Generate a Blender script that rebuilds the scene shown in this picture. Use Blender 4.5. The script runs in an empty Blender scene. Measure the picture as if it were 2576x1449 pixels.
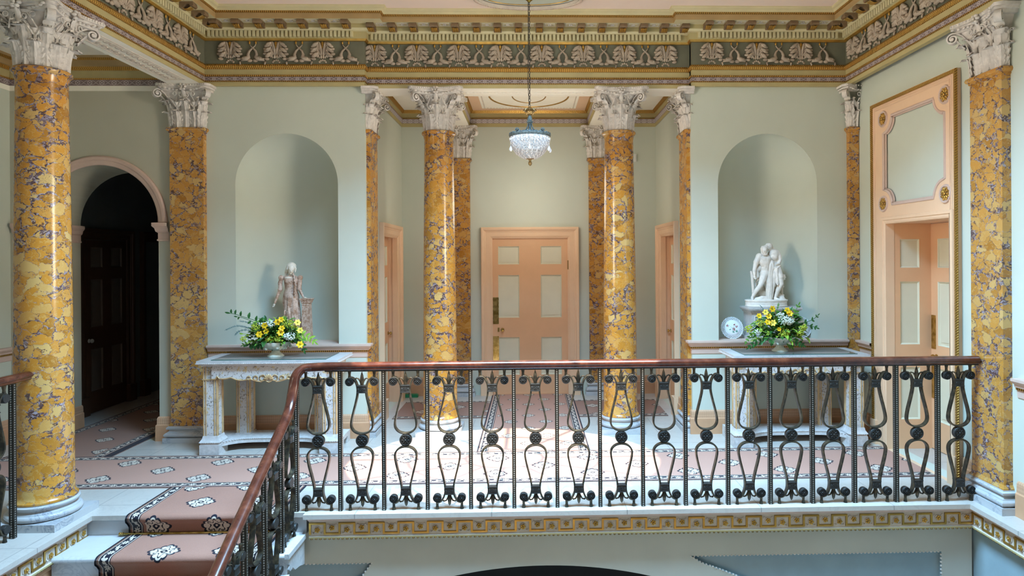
import bpy, bmesh, math, random
from mathutils import Vector, Matrix
from mathutils.geometry import tessellate_polygon
from math import sin, cos, pi, radians, hypot, atan2, sqrt

random.seed(7)
SC = bpy.context.scene
COL = SC.collection

# ------------------------------------------------------------------ camera
def make_camera():
    a, r, H = radians(1.5), radians(.35), 1.95
    F = Vector((sin(a), cos(a), 0)); R0 = Vector((cos(a), -sin(a), 0)); U0 = Vector((0, 0, 1))
    R = R0*cos(r) - U0*sin(r); U = R0*sin(r) + U0*cos(r)
    cd = bpy.data.cameras.new('camera'); cam = bpy.data.objects.new('camera', cd); COL.objects.link(cam)
    m = Matrix((R, U, -F)).transposed().to_4x4(); m.translation = Vector((0, 0, H))
    cam.matrix_world = m
    cd.sensor_width = 36; cd.lens = 1650/2576*36
    cd.shift_x = (1288-1376.2)/2576; cd.shift_y = (651.74-724.5)/2576
    cd.clip_start = .05; cd.clip_end = 100
    SC.camera = cam
make_camera()

# ------------------------------------------------------------------ light
SC.view_settings.view_transform = 'Standard'; SC.view_settings.look = 'None'
SC.view_settings.gamma = 1; SC.view_settings.use_curve_mapping = False
SC.view_settings.exposure = 0.12
SC.cycles.max_bounces = 8; SC.cycles.diffuse_bounces = 5; SC.cycles.glossy_bounces = 3
SC.cycles.transmission_bounces = 4; SC.cycles.caustics_reflective = False; SC.cycles.caustics_refractive = False
SC.cycles.sample_clamp_indirect = 6
W = bpy.data.worlds.new('sky'); SC.world = W; W.use_nodes = True
bg = W.node_tree.nodes['Background']; bg.inputs[0].default_value = (.62, .78, 1, 1); bg.inputs[1].default_value = .06

def lamp(name, kind, energy, color, loc, direction, **kw):
    l = bpy.data.lights.new(name, kind); l.energy = energy; l.color = color
    o = bpy.data.objects.new(name, l); COL.objects.link(o); o.location = loc
    o.rotation_euler = Vector(direction).to_track_quat('-Z', 'Y').to_euler()
    for k, v in kw.items(): setattr(l, k, v)
    return o
lamp('sun', 'SUN', 12.5, (1, .92, .80), (0, 0, 9), (-.30, 2.30, -4.63), angle=.009)
lamp('skylight_glow', 'AREA', 3000, (.37, .67, 1), (0, 3.95, 6.4), (0, 0, -1), shape='ELLIPSE', size=3.5, size_y=2.7)
lamp('landing_fill_light', 'AREA', 8, (1, .93, .84), (0, -3.4, 2.3), (0, 1, .04), shape='RECTANGLE', size=5, size_y=3.2)  # added fill from behind the camera, no window is built there
lamp('left_side_fill', 'AREA', 31, (1, .88, .72), (-3.42, 3.6, 2.5), (1, .42, .16), shape='RECTANGLE', size=1.0, size_y=1.8, spread=radians(70))  # added lamp for sideways light onto the right wall, not a window
lamp('right_side_fill', 'AREA', 31, (1, .88, .72), (3.42, 3.6, 2.5), (-1, .42, .16), shape='RECTANGLE', size=1.0, size_y=1.8, spread=radians(70))  # added counterpart lighting the left beam and column, no window here
lamp('recess_fill', 'POINT', 23, (1, .93, .80), (0, 8.55, 2.75), (0, 0, -1), shadow_soft_size=.45)  # unseen point lamp added to brighten the recess walls and ceiling

# ------------------------------------------------------------------ naming helpers
def tag(o, label=None, cat=None, group=None, kind=None):
    if label: o['label'] = label
    if cat: o['category'] = cat
    if group: o['group'] = group
    if kind: o['kind'] = kind
    return o
def empty(name, loc=(0, 0, 0), rz=0, label=None, cat=None, group=None, kind=None):
    o = bpy.data.objects.new(name, None); COL.objects.link(o)
    o.empty_display_size = .1; o.location = loc; o.rotation_euler = (0, 0, rz)
    return tag(o, label, cat, group, kind)
def dup(o, parent=None):
    c = o.copy(); COL.objects.link(c); c.parent = parent
    for ch in list(o.children): dup(ch, c)
    return c

# ------------------------------------------------------------------ mesh builder
class MB:
    def __init__(s): s.v = []; s.f = []; s.m = []; s.uv = []
    def add(s, vs, fs, mat=0, uvs=None):
        b = len(s.v); s.v += [tuple(v) for v in vs]
        for i, f in enumerate(fs):
            s.f.append([b+k for k in f]); s.m.append(mat)
            s.uv.append(uvs[i] if uvs else None)
        return s
    def xf(s, M, start=0):
        for i in range(start, len(s.v)): s.v[i] = tuple(M @ Vector(s.v[i]))
        return s
    def merge(s, o, M=None, mat=None):
        vs = [tuple(M @ Vector(v)) for v in o.v] if M else o.v
        b = len(s.v); s.v += vs
        for f, m, u in zip(o.f, o.m, o.uv):
            s.f.append([b+k for k in f]); s.m.append(m if mat is None else mat); s.uv.append(u)
        return s
    def build(s, name, mats, parent=None, smooth=40, loc=None, rz=None, kind=None):
        me = bpy.data.meshes.new(name); me.from_pydata(s.v, [], s.f)
        if not isinstance(mats, (list, tuple)): mats = [mats]
        for m in mats: me.materials.append(m)
        me.polygons.foreach_set('material_index', s.m)
        if any(u is not None for u in s.uv):
            ul = me.uv_layers.new(name='UVMap'); k = 0
            for f, u in zip(s.f, s.uv):
                for j in range(len(f)):
                    if u is not None: ul.data[k].uv = u[j]
                    k += 1
        me.update()
        if smooth:
            me.polygons.foreach_set('use_smooth', [True]*len(me.polygons))
            if smooth < 180: me.set_sharp_from_angle(angle=radians(smooth))
        o = bpy.data.objects.new(name, me); COL.objects.link(o); o.parent = parent
        if loc is not None: o.location = loc
        if rz is not None: o.rotation_euler = (0, 0, rz)
        if kind: o['kind'] = kind
        return o
    # --- shapes
    def box(s, x0, x1, y0, y1, z0, z1, mat=0):
        v = [(x, y, z) for z in (z0, z1) for y in (y0, y1) for x in (x0, x1)]
        return s.add(v, [(0, 2, 3, 1), (4, 5, 7, 6), (0, 1, 5, 4), (2, 6, 7, 3), (0, 4, 6, 2), (1, 3, 7, 5)], mat)
    def grid(s, fn, nu, nv, mat=0, cu=False, cv=False, uv=None, flip=False):
        vs = []; NU = nu if cu else nu+1; NV = nv if cv else nv+1
        for i in range(NU):
            for j in range(NV): vs.append(fn(i/nu, j/nv))
        fs = []; us = []
        for i in range(nu):
            for j in range(nv):
                a = i*NV+j; b = ((i+1) % NU)*NV+j; c = ((i+1) % NU)*NV+(j+1) % NV; d = i*NV+(j+1) % NV
                q = (a, b, c, d); t = [(i/nu, j/nv), ((i+1)/nu, j/nv), ((i+1)/nu, (j+1)/nv), (i/nu, (j+1)/nv)]
                if flip: q = q[::-1]; t = t[::-1]
                fs.append(q); us.append([uv(*p) for p in t] if uv else None)
        return s.add(vs, fs, mat, us if uv else None)
    def lathe(s, prof, seg=32, c=(0, 0, 0), mat=0, r0=0, caps=True, mod=None):
        n = len(prof)-1
        def fn(u, v):
            k = min(int(round(v*n)), n); r, z = prof[k]; a = r0+u*2*pi
            if mod: r = r*mod(a, z)
            return (c[0]+r*cos(a), c[1]+r*sin(a), c[2]+z)
        b = len(s.v); s.grid(fn, seg, n, mat, cu=True)
        if caps:
            if prof[0][0] > 1e-6: s.f.append([b+i*(n+1) for i in range(seg)][::-1]); s.m.append(mat); s.uv.append(None)
            if prof[-1][0] > 1e-6: s.f.append([b+i*(n+1)+n for i in range(seg)]); s.m.append(mat); s.uv.append(None)
        return s
    def sphere(s, c, r, mat=0, u=8, v=6, M=None):
        if not isinstance(r, (tuple, list)): r = (r, r, r)
        vs = [(0, 0, -1)]; 
        for j in range(1, v):
            p = -pi/2+pi*j/v
            for i in range(u): a = 2*pi*i/u; vs.append((cos(p)*cos(a), cos(p)*sin(a), sin(p)))
        vs.append((0, 0, 1)); fs = []
        for i in range(u): fs.append((0, 1+(i+1) % u, 1+i))
        for j in range(v-2):
            for i in range(u): a = 1+j*u; fs.append((a+i, a+(i+1) % u, a+u+(i+1) % u, a+u+i))
        a = 1+(v-2)*u
        for i in range(u): fs.append((a+i, a+(i+1) % u, len(vs)-1))
        out = []
        for p in vs:
            q = Vector((p[0]*r[0], p[1]*r[1], p[2]*r[2]))
            if M: q = M @ q
            out.append((q[0]+c[0], q[1]+c[1], q[2]+c[2]))
        return s.add(out, fs, mat)
    def tube(s, pts, rad, seg=8, mat=0, closed=False, sect=None, up=None, caps=True):
        P = [Vector(p) for p in pts]; n = len(P)
        R = rad if isinstance(rad, (list, tuple)) else [rad]*n
        T = []
        for i in range(n):
            a = P[(i-1) % n] if (closed or i > 0) else P[0]; b = P[(i+1) % n] if (closed or i < n-1) else P[-1]
            t = (b-a); T.append(t.normalized() if t.length > 1e-9 else Vector((0, 0, 1)))
        if up is not None: N0 = Vector(up)
        else: N0 = Vector((0, 0, 1)) if abs(T[0].z) < .9 else Vector((1, 0, 0))
        N = (N0 - T[0]*N0.dot(T[0])).normalized()
        sec = sect or [(cos(2*pi*k/seg), sin(2*pi*k/seg)) for k in range(seg)]
        k = len(sec); vs = []
        for i in range(n):
            base = N0 if up is not None else N
            N = base - T[i]*base.dot(T[i])
            N = N.normalized() if N.length > 1e-6 else T[i].orthogonal().normalized()
            B = T[i].cross(N)
            for (p, q) in sec: vs.append(P[i]+B*(p*R[i])+N*(q*R[i]))
        fs = []
        for i in range(n if closed else n-1):
            for j in range(k):
                a = i*k+j; b = i*k+(j+1) % k; i2 = (i+1) % n
                fs.append((a, b, i2*k+(j+1) % k, i2*k+j))
        if not closed and caps:
            fs.append(tuple(range(k))[::-1]); fs.append(tuple((n-1)*k+j for j in range(k)))
        return s.add(vs, fs, mat)
    def poly(s, outer, holes=(), plane='xz', d=0, mat=0, flip=False, uvs=1):
        loops = [list(outer)]+[list(h) for h in holes]
        tri = tessellate_polygon([[Vector((p[0], p[1], 0)) for p in l] for l in loops])
        pts = [p for l in loops for p in l]
        mk = {'xz': lambda p: (p[0], d, p[1]), 'yz': lambda p: (d, p[0], p[1]), 'xy': lambda p: (p[0], p[1], d)}[plane]
        fs = []
        for t in tri:
            a, b, c = [pts[i] for i in t]
            ar = (b[0]-a[0])*(c[1]-a[1])-(b[1]-a[1])*(c[0]-a[0])
            if abs(ar) < 1e-12: continue
            q = t if ar > 0 else t[::-1]
            fs.append(q[::-1] if flip else q)
        return s.add([mk(p) for p in pts], fs, mat, [[pts[i] for i in f] for f in fs])
    def slab(s, outer, d0, d1, plane='xz', mat=0, holes=()):
        # extruded outline between depth d0 and d1 along the plane normal
        s.poly(outer, holes, plane, d0, mat); s.poly(outer, holes, plane, d1, mat, flip=True)
        mk = {'xz': lambda p, d: (p[0], d, p[1]), 'yz': lambda p, d: (d, p[0], p[1]), 'xy': lambda p, d: (p[0], p[1], d)}[plane]
        for l in [outer]+list(holes):
            n = len(l); vs = [mk(p, d0) for p in l]+[mk(p, d1) for p in l]
            s.add(vs, [(i, (i+1) % n, n+(i+1) % n, n+i) for i in range(n)], mat)
        return s
    def mould(s, path, prof, mats=None, closed=False, side=1):
        # prof: (p, z) with p measured to the right of travel, mitred at corners
        n = len(path); P = [Vector((a, b)) for a, b in path]
        def nrm(a, b):
            d = (b-a).normalized(); return Vector((d.y, -d.x))*side
        off = []
        for i in range(n):
            a = nrm(P[i-1], P[i]) if (closed or i > 0) else None
            b = nrm(P[i], P[(i+1) % n]) if (closed or i < n-1) else None
            if a is None: off.append(b)
            elif b is None: off.append(a)
            else:
                m = (a+b); k = m.dot(a); off.append(m/k if abs(k) > 1e-6 else a)
        L = [0]
        for i in range(1, n+(1 if closed else 0)): L.append(L[-1]+(P[i % n]-P[i-1]).length)
        V = [0]
        for j in range(1, len(prof)): V.append(V[-1]+hypot(prof[j][0]-prof[j-1][0], prof[j][1]-prof[j-1][1]))
        k = len(prof)
        vs = [(P[i].x+off[i].x*p, P[i].y+off[i].y*p, z) for i in range(n) for (p, z) in prof]
        for i in range(n if closed else n-1):
            i2 = (i+1) % n
            for j in range(k-1):
                q = (i*k+j, i2*k+j, i2*k+j+1, i*k+j+1); u = [(L[i], V[j]), (L[i+1], V[j]), (L[i+1], V[j+1]), (L[i], V[j+1])]
                if side < 0: q = q[::-1]; u = u[::-1]
                s.f.append([len(s.v)+t for t in q]); s.m.append(mats[j] if mats else 0); s.uv.append(u)
        s.v += vs
        return s
    def frame(s, x0, x1, z0, z1, prof, mats=None, y=0, closed=False):
        # picture/door frame in the xz plane: prof (o, d): o outward from the opening, d towards -y
        k = len(prof)
        if closed: cor = [(x0, z0, -1, -1), (x0, z1, -1, 1), (x1, z1, 1, 1), (x1, z0, 1, -1)]
        else: cor = [(x0, z0, -1, 0), (x0, z1, -1, 1), (x1, z1, 1, 1), (x1, z0, 1, 0)]
        L = 0; b = len(s.v)
        for (x, z, sx, sz) in cor:
            for (o, d) in prof: s.v.append((x+sx*o, y-d, z+sz*o))
        n = len(cor); V = [0]
        for j in range(1, k): V.append(V[-1]+hypot(prof[j][0]-prof[j-1][0], prof[j][1]-prof[j-1][1]))
        for i in range(n if closed else n-1):
            i2 = (i+1) % n; l = abs(cor[i2][0]-cor[i][0])+abs(cor[i2][1]-cor[i][1])
            for j in range(k-1):
                s.f.append([b+i*k+j+1, b+i2*k+j+1, b+i2*k+j, b+i*k+j][::-1]); s.m.append(mats[j] if mats else 0)
                s.uv.append([(L, V[j+1]), (L+l, V[j+1]), (L+l, V[j]), (L, V[j])][::-1])
            L += l
        return s

# ------------------------------------------------------------------ node helpers
class E:
    """number expressions that become Math nodes"""
    def __init__(s, nt, v): s.nt = nt; s.v = v
    def _op(s, op, *a):
        n = s.nt.nodes.new('ShaderNodeMath'); n.operation = op
        for i, x in enumerate((s,)+a):
            x = x.v if isinstance(x, E) else x
            if isinstance(x, (int, float)): n.inputs[i].default_value = x
            else: s.nt.links.new(x, n.inputs[i])
        return E(s.nt, n.outputs[0])
    def __add__(s, o): return s._op('ADD', o)
    __radd__ = __add__
    def __sub__(s, o): return s._op('SUBTRACT', o)
    def __rsub__(s, o): return E(s.nt, o)._op('SUBTRACT', s) if isinstance(o, E) else (s*-1)+o
    def __mul__(s, o): return s._op('MULTIPLY', o)
    __rmul__ = __mul__
    def __truediv__(s, o): return s._op('DIVIDE', o)
    def abs(s): return s._op('ABSOLUTE')
    def sin(s): return s._op('SINE')
    def cos(s): return s._op('COSINE')
    def fract(s): return s._op('FRACT')
    def sqrt(s): return s._op('SQRT')
    def lt(s, o): return s._op('LESS_THAN', o)
    def gt(s, o): return s._op('GREATER_THAN', o)
    def min(s, o): return s._op('MINIMUM', o)
    def max(s, o): return s._op('MAXIMUM', o)
    def atan2(s, o): return s._op('ARCTAN2', o)
    def floor(s): return s._op('FLOOR')
    def pow(s, o): return s._op('POWER', o)
    def clamp(s): return s.max(0.0).min(1.0)
    def ss(s, a, b):  # smooth step
        n = s.nt.nodes.new('ShaderNodeMapRange'); n.interpolation_type = 'SMOOTHSTEP'
        n.inputs['From Min'].default_value = a; n.inputs['From Max'].default_value = b
        s.nt.links.new(s.v, n.inputs['Value']); return E(s.nt, n.outputs['Result'])
def hyp(a, b): return (a*a+b*b).sqrt()

class Mat:
    def __init__(s, name, base=(.8, .8, .8), rough=.5, metal=0, spec=.5):
        s.m = bpy.data.materials.new(name); s.m.use_nodes = True; s.nt = s.m.node_tree
        s.b = s.nt.nodes['Principled BSDF']
        s.b.inputs['Base Color'].default_value = (*base, 1); s.b.inputs['Roughness'].default_value = rough
        s.b.inputs['Metallic'].default_value = metal; s.b.inputs['Specular IOR Level'].default_value = spec
    def node(s, t, **kw):
        n = s.nt.nodes.new(t)
        for k, v in kw.items():
            if k in n.inputs: 
                if hasattr(v, 'is_output') or isinstance(v, bpy.types.NodeSocket): s.nt.links.new(v, n.inputs[k])
                else: n.inputs[k].default_value = v
            else: setattr(n, k, v)
        return n
    def link(s, a, b): s.nt.links.new(a.v if isinstance(a, E) else a, b)
    def pos(s): return s.node('ShaderNodeNewGeometry').outputs['Position']
    def objc(s): return s.node('ShaderNodeTexCoord').outputs['Object']
    def xyz(s, sock):
        n = s.node('ShaderNodeSeparateXYZ'); s.link(sock, n.inputs[0])
        return [E(s.nt, o) for o in n.outputs]
    def uv(s):
        n = s.node('ShaderNodeUVMap'); r = s.xyz(n.outputs[0]); return r[0], r[1]
    def noise(s, vec, scale, detail=3, rough=.5, dist=0):
        n = s.node('ShaderNodeTexNoise'); n.inputs['Scale'].default_value = scale; n.inputs['Detail'].default_value = detail
        n.inputs['Roughness'].default_value = rough; n.inputs['Distortion'].default_value = dist
        if vec is not None: s.link(vec, n.inputs['Vector'])
        return n
    def mix(s, fac, a, b, mode='MIX'):
        n = s.node('ShaderNodeMix'); n.data_type = 'RGBA'; n.blend_type = mode
        for sock, x in ((n.inputs[0], fac), (n.inputs[6], a), (n.inputs[7], b)):
            if isinstance(x, E): s.link(x, sock)
            elif isinstance(x, (int, float)): sock.default_value = x
            elif isinstance(x, tuple): sock.default_value = (*x, 1) if len(x) == 3 else x
            else: s.link(x, sock)
        return n.outputs[2]
    def ramp(s, fac, stops):
        n = s.node('ShaderNodeValToRGB'); cr = n.color_ramp
        while len(cr.elements) < len(stops): cr.elements.new(.5)
        for e, (p, c) in zip(cr.elements, stops): e.position = p; e.color = (*c, 1)
        s.link(fac, n.inputs[0]); return n.outputs[0]
    def color(s, c): s.link(c, s.b.inputs['Base Color']); return s
    def bump(s, h, strength=.3, dist=.01):
        n = s.node('ShaderNodeBump'); n.inputs['Strength'].default_value = strength; n.inputs['Distance'].default_value = dist
        s.link(h, n.inputs['Height']); s.link(n.outputs[0], s.b.inputs['Normal']); return s

M = {}
def scagliola(name, shift, base=(.52, .225, .028), pale=(.60, .38, .13), deep=(.36, .15, .018), rough=.22):
    k = Mat(name, rough=rough)
    p = k.node('ShaderNodeVectorMath', operation='ADD'); k.link(k.pos(), p.inputs[0]); p.inputs[1].default_value = shift
    sc = k.node('ShaderNodeVectorMath', operation='MULTIPLY'); k.link(p.outputs[0], sc.inputs[0]); sc.inputs[1].default_value = (1, 1, 1.25)
    w = k.noise(sc.outputs[0], 6, 4, .65)
    wv = k.node('ShaderNodeVectorMath', operation='SCALE'); k.link(w.outputs['Color'], wv.inputs[0]); wv.inputs['Scale'].default_value = .20
    q = k.node('ShaderNodeVectorMath', operation='ADD'); k.link(sc.outputs[0], q.inputs[0]); k.link(wv.outputs[0], q.inputs[1])
    v1 = k.node('ShaderNodeTexVoronoi'); v1.inputs['Scale'].default_value = 11; k.link(q.outputs[0], v1.inputs['Vector'])
    ve = k.node('ShaderNodeTexVoronoi', feature='DISTANCE_TO_EDGE'); ve.inputs['Scale'].default_value = 11; k.link(q.outputs[0], ve.inputs['Vector'])
    ve2 = k.node('ShaderNodeTexVoronoi', feature='DISTANCE_TO_EDGE'); ve2.inputs['Scale'].default_value = 54; k.link(q.outputs[0], ve2.inputs['Vector'])
    cell = k.xyz(v1.outputs['Color'])
    tone = k.ramp(cell[0], [(0, deep), (.30, base), (.70, tuple(x*1.06 for x in base)), (.84, tuple((x+y)/2 for x, y in zip(base, pale))), (1, pale)])
    sw = k.noise(q.outputs[0], 22, 4, .6, 1.5)
    tone = k.mix(E(k.nt, sw.outputs[0]).ss(.50, .66)*.55, tone, pale)
    mask = E(k.nt, k.noise(sc.outputs[0], 4.2, 3, .6).outputs[0])
    e1 = E(k.nt, ve.outputs['Distance']); e2 = E(k.nt, ve2.outputs['Distance'])
    m2 = E(k.nt, k.noise(sc.outputs[0], 9, 2, .6).outputs[0])
    line = (1-e1.ss(.006, .035))*mask.ss(.28, .42)
    blob = (1-(e1+(m2-.5)*.5).ss(.055, .095))*mask.ss(.43, .51)
    fine = (1-e2.ss(.0, .06))*mask.ss(.52, .58)*m2.ss(.45, .55)
    v2 = k.node('ShaderNodeTexVoronoi'); v2.inputs['Scale'].default_value = 54; k.link(q.outputs[0], v2.inputs['Vector'])
    c2 = k.xyz(v2.outputs['Color'])
    vein = k.ramp(c2[0]*(1-(1-e2.ss(.0, .09))*.9), [(.0, (.045, .026, .030)), (.30, (.10, .06, .075)), (.52, (.20, .16, .20)), (.70, (.34, .31, .37)), (.86, (.50, .30, .09))])
    c = k.mix(line.max(blob).max(fine*.85)*.92, tone, vein)
    k.color(c); k.b.inputs['Coat Weight'].default_value = .12; k.b.inputs['Coat Roughness'].default_value = .08
    return k.m
def marble(name, base=(.72, .73, .75), vein=(.33, .36, .42), rough=.25, scale=5, amt=.75):
    k = Mat(name, rough=rough); p = k.pos()
    n = k.noise(p, scale, 5, .6, 1.6); r = (E(k.nt, n.outputs[0])-.5).abs()
    n2 = E(k.nt, k.noise(p, scale*.45, 2).outputs[0])
    f = (1-r.ss(.0, .045))*n2.ss(.42, .6)*amt
    cl = k.mix(E(k.nt, k.noise(p, scale*2.3, 3, .7).outputs[0]).ss(.35, .75)*.35, base, tuple(x*.86 for x in base))
    k.color(k.mix(f, cl, vein)); return k.m
def paint(name, base, rough=.55, var=.06, scale=3, bump=.0, bscale=90):
    k = Mat(name, base, rough, spec=.3); n = E(k.nt, k.noise(k.pos(), scale, 3, .6).outputs[0])
    k.color(k.mix(n.ss(.3, .75), tuple(x*(1-var) for x in base), tuple(min(1, x*(1+var)) for x in base)))
    if bump: k.bump(k.noise(k.pos(), bscale, 3).outputs[0], bump, .004)
    return k.m
def gilt(name, base=(.58, .33, .07), rough=.34, pat=None, dark=(.20, .10, .03), metal=.75):
    k = Mat(name, base, rough, metal)
    if pat:
        u, v = k.uv(); kind, pu = pat
        if kind == 'bead': h = (u*(2*pi/pu)).sin()
        elif kind == 'leaf': h = (u*(2*pi/pu)+(v*240).sin()*.9).sin()+.35
        else: h = ((u/pu).fract()-.5).abs()*4-1
        f = h.ss(-.7, .5)
        k.color(k.mix(f, dark, base)); k.bump(f, .8, .006)
    else:
        n = E(k.nt, k.noise(k.pos(), 14, 3).outputs[0]).ss(.35, .7)
        k.color(k.mix(n, tuple(x*.75 for x in base), base))
    return k.m
def guilloche(name, base, line, gold, pu=.105, h=.045, v0=0):
    k = Mat(name, base, .6); u, v = k.uv(); v = v-v0
    a = ((u/pu).fract()-.5)*pu; b = v-h/2; r = hyp(a, b)
    ring = (1-(r-h*.36).abs().ss(.0015, .004)).max(1-r.ss(.004, .007))
    a2 = ((u/pu+.5).fract()-.5)*pu; s = (b-(a2*(2*pi/pu)).sin()*h*.30).abs()
    sc = (1-s.ss(.001, .004)).max(1-(b+(a2*(2*pi/pu)).sin()*h*.30).abs().ss(.001, .004))
    f = ring.max(sc*.8)
    k.color(k.mix(f, base, line)); k.bump(f, .6, .004); return k.m
def carpet(name, width, pu, pv, u0, v0, size=.1, field=(.45, .245, .18), sq=1.0):
    k = Mat(name, field, .95, spec=.1); u, v = k.uv()
    blk, crm = (.018, .017, .026), (.62, .52, .42)
    e = v.min(width-v)
    nz = E(k.nt, k.noise(k.pos(), 260, 2).outputs[0]); nl = E(k.nt, k.noise(k.pos(), 2.5, 2).outputs[0])
    fld = k.mix(nz.ss(.3, .7)*.6+nl*.4, tuple(x*.86 for x in field), tuple(x*1.12 for x in field))
    def med(du, dv):
        a = (((u-u0-du)/pu).fract()-.5)*pu; b = (((v-v0-dv)/pv).fract()-.5)*pv
        r = hyp(a, b*sq); th = (b*sq).atan2(a)
        R = ((th*4).cos()*.10+(th*6).cos().abs().sqrt()*.20+.74)*size
        return r/R, r, th, a, b
    m1 = med(pu/2, pv/2); m2 = med(0, 0)
    q = m1[0].min(m2[0]); r = m1[1].min(m2[1]); sel = m1[0].lt(m2[0]); th = m1[2]*sel+m2[2]*(1-sel)
    inb = e.gt(.135)
    fill = q.lt(1.0)*inb; out = (q-1.0).abs().lt(.09)*inb
    inner = ((th*6).cos()*.16+.56)
    lines = ((q-inner).abs().lt(.05)).max(((th*4+pi).cos().gt(.90))*q.gt(.62)*q.lt(.92)*.7).max(q.lt(.26)*(1-q.lt(.10)))*inb*fill
    c = k.mix(fill, fld, crm); c = k.mix(out.max(lines), c, blk)
    # border
    f = ((u/.17).fract()-.5)*.17; g = ((u/.17+.5).fract()-.5)*.17; ec = e-.066; rr = hyp(f, ec*1.25); ta = (ec*1.25).atan2(f)
    fl = (rr/((ta*8).cos()*.008+.026)).lt(1.0)*(1-rr.lt(.0055))
    lf = ((ec-(g*37).sin()*.014).abs().lt(.006)).max((hyp(g, ec*1.3)/((ec.atan2(g)*3).cos()*.010+.022)).lt(1.0))*g.abs().lt(.052)
    band = k.mix(fl.max(lf), blk, crm)
    brown = tuple(x*.9 for x in field)
    c = k.mix(e.lt(.122), c, brown); c = k.mix(e.lt(.112), c, blk); c = k.mix(e.lt(.105), c, crm)
    c = k.mix(e.lt(.099), c, band); c = k.mix(e.lt(.034), c, crm); c = k.mix(e.lt(.028), c, brown); c = k.mix(e.lt(.014), c, blk)
    k.color(c); k.bump(nz.v, .5, .004); k.b.inputs['Sheen Weight'].default_value = .12
    return k.m

M['scag'] = scagliola('scagliola_marble', (0, 0, 0))
M['scag2'] = scagliola('scagliola_marble_pilaster', (3.1, 1.7, .4), base=(.48, .225, .040), pale=(.56, .36, .13))
M['white'] = marble('white_marble', (.54, .53, .52), (.30, .31, .34), .3, 5, .5)
M['base'] = marble('column_base_marble', (.47, .47, .47), (.19, .21, .26), .3, 7, .7)
def floor_mat():
    k = Mat('marble_floor', rough=.28); p = k.pos(); x, y, z = k.xyz(p)
    n = k.noise(p, 3.2, 5, .65, 1.2); f = (1-(E(k.nt, n.outputs[0])-.5).abs().ss(0, .03))*.22
    n3 = E(k.nt, k.noise(p, 28, 4, .7).outputs[0]).ss(.56, .74)*.22
    jx = (((x+.62+(y*.5).floor()*.37)/1.05).fract()*1.05).lt(.006); jy = (((y+.12)/.78).fract()*.78).lt(.006)
    c = k.mix(f+n3, (.52, .475, .42), (.33, .30, .27)); c = k.mix(jx.max(jy)*.7, c, (.16, .15, .14))
    k.color(c); return k.m
M['floor'] = floor_mat()
M['wall'] = paint('wall_paint_duck_egg', (.56, .59, .495), .6, .03, 1.2)
M['wallg'] = paint('wall_paint_gallery_shade', (.47, .45, .35), .6, .04, 1.2)  # same wall paint, darkened to put the gallery's shade into the colour
M['wall_low'] = paint('lower_wall_grey_paint', (.50, .50, .43), .5, .05, 2)
M['panel_blue'] = paint('blue_panel_paint', (.27, .36, .39), .4, .05, 5, .15, 14)
M['olive'] = paint('olive_cornice_paint', (.46, .38, .18), .5, .06, 5)
M['cream'] = paint('cream_cornice_paint', (.60, .53, .31), .5, .06, 5)
M['pale'] = paint('pale_plaster', (.90, .85, .72), .6, .03, 3)
M['relief'] = paint('white_relief_plaster', (.58, .50, .41), .6, .10, 12)
M['reliefd'] = paint('aged_frieze_relief', (.40, .32, .24), .6, .15, 12)
M['frieze'] = paint('grey_green_frieze_paint', (.15, .145, .095), .6, .08, 6)
M['stone'] = paint('capital_plaster', (.66, .61, .55), .6, .12, 18, .25, 160)
M['pinkc'] = paint('pink_ceiling_paint', (.88, .71, .60), .6, .02, 2)
M['gold'] = gilt('gilding')
M['gbead'] = gilt('gilded_bead', pat=('bead', .021))
M['gleaf'] = gilt('gilded_leaf_moulding', pat=('leaf', .022), dark=(.30, .15, .04))
M['purple'] = guilloche('purple_guilloche_band', (.20, .15, .145), (.50, .44, .43), None)
M['lilac'] = guilloche('lilac_guilloche_band', (.34, .28, .27), (.72, .68, .68), None, .085, .06, .056)
M['peach'] = paint('peach_door_paint', (.74, .44, .25), .4, .03, 3)
M['peachlt'] = paint('pale_peach_architrave_paint', (.78, .53, .34), .4, .03, 3)
M['pinkmd'] = paint('pink_moulding_paint', (.60, .44, .36), .45, .05, 5)
M['skirt'] = paint('terracotta_skirting_paint', (.56, .31, .17), .45, .06, 6)
M['dcream'] = paint('cream_door_panel_paint', (.70, .66, .50), .45, .03, 3)
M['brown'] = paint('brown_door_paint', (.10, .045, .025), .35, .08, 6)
M['brownp'] = paint('brown_door_panel_paint', (.17, .13, .10), .4, .05, 6)
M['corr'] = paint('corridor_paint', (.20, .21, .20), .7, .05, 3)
def brass():
    k = Mat('polished_brass', (.62, .42, .12), .22, 1); n = E(k.nt, k.noise(k.pos(), 16, 3).outputs[0]).ss(.35, .7)
    k.color(k.mix(n, (.36, .24, .05), (.78, .58, .22))); return k.m
M['brass'] = brass()
def iron():
    k = Mat('bronzed_iron', (.05, .042, .03), .38, .55); n = E(k.nt, k.noise(k.pos(), 30, 3).outputs[0]).ss(.4, .75)
    k.color(k.mix(n, (.035, .030, .022), (.11, .085, .05))); k.bump(k.noise(k.pos(), 140, 2).outputs[0], .2, .002); return k.m
M['iron'] = iron()
M['irond'] = paint('dark_iron', (.028, .027, .025), .4, .2, 60, .6, 220)
def beadpost():
    k = Mat('beaded_iron_post', (.05, .045, .038), .35, .5); x, y, z = k.xyz(k.objc())
    zz = ((z/.0165).fract()-.5)*.0165; d = hyp(x.min(1.0).abs().min(y.abs()), zz); f = 1-d.ss(.004, .0062)
    k.color(k.mix(f, (.028, .024, .018), (.30, .27, .23))); k.bump(f, .8, .004); return k.m
M['post'] = beadpost()
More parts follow.
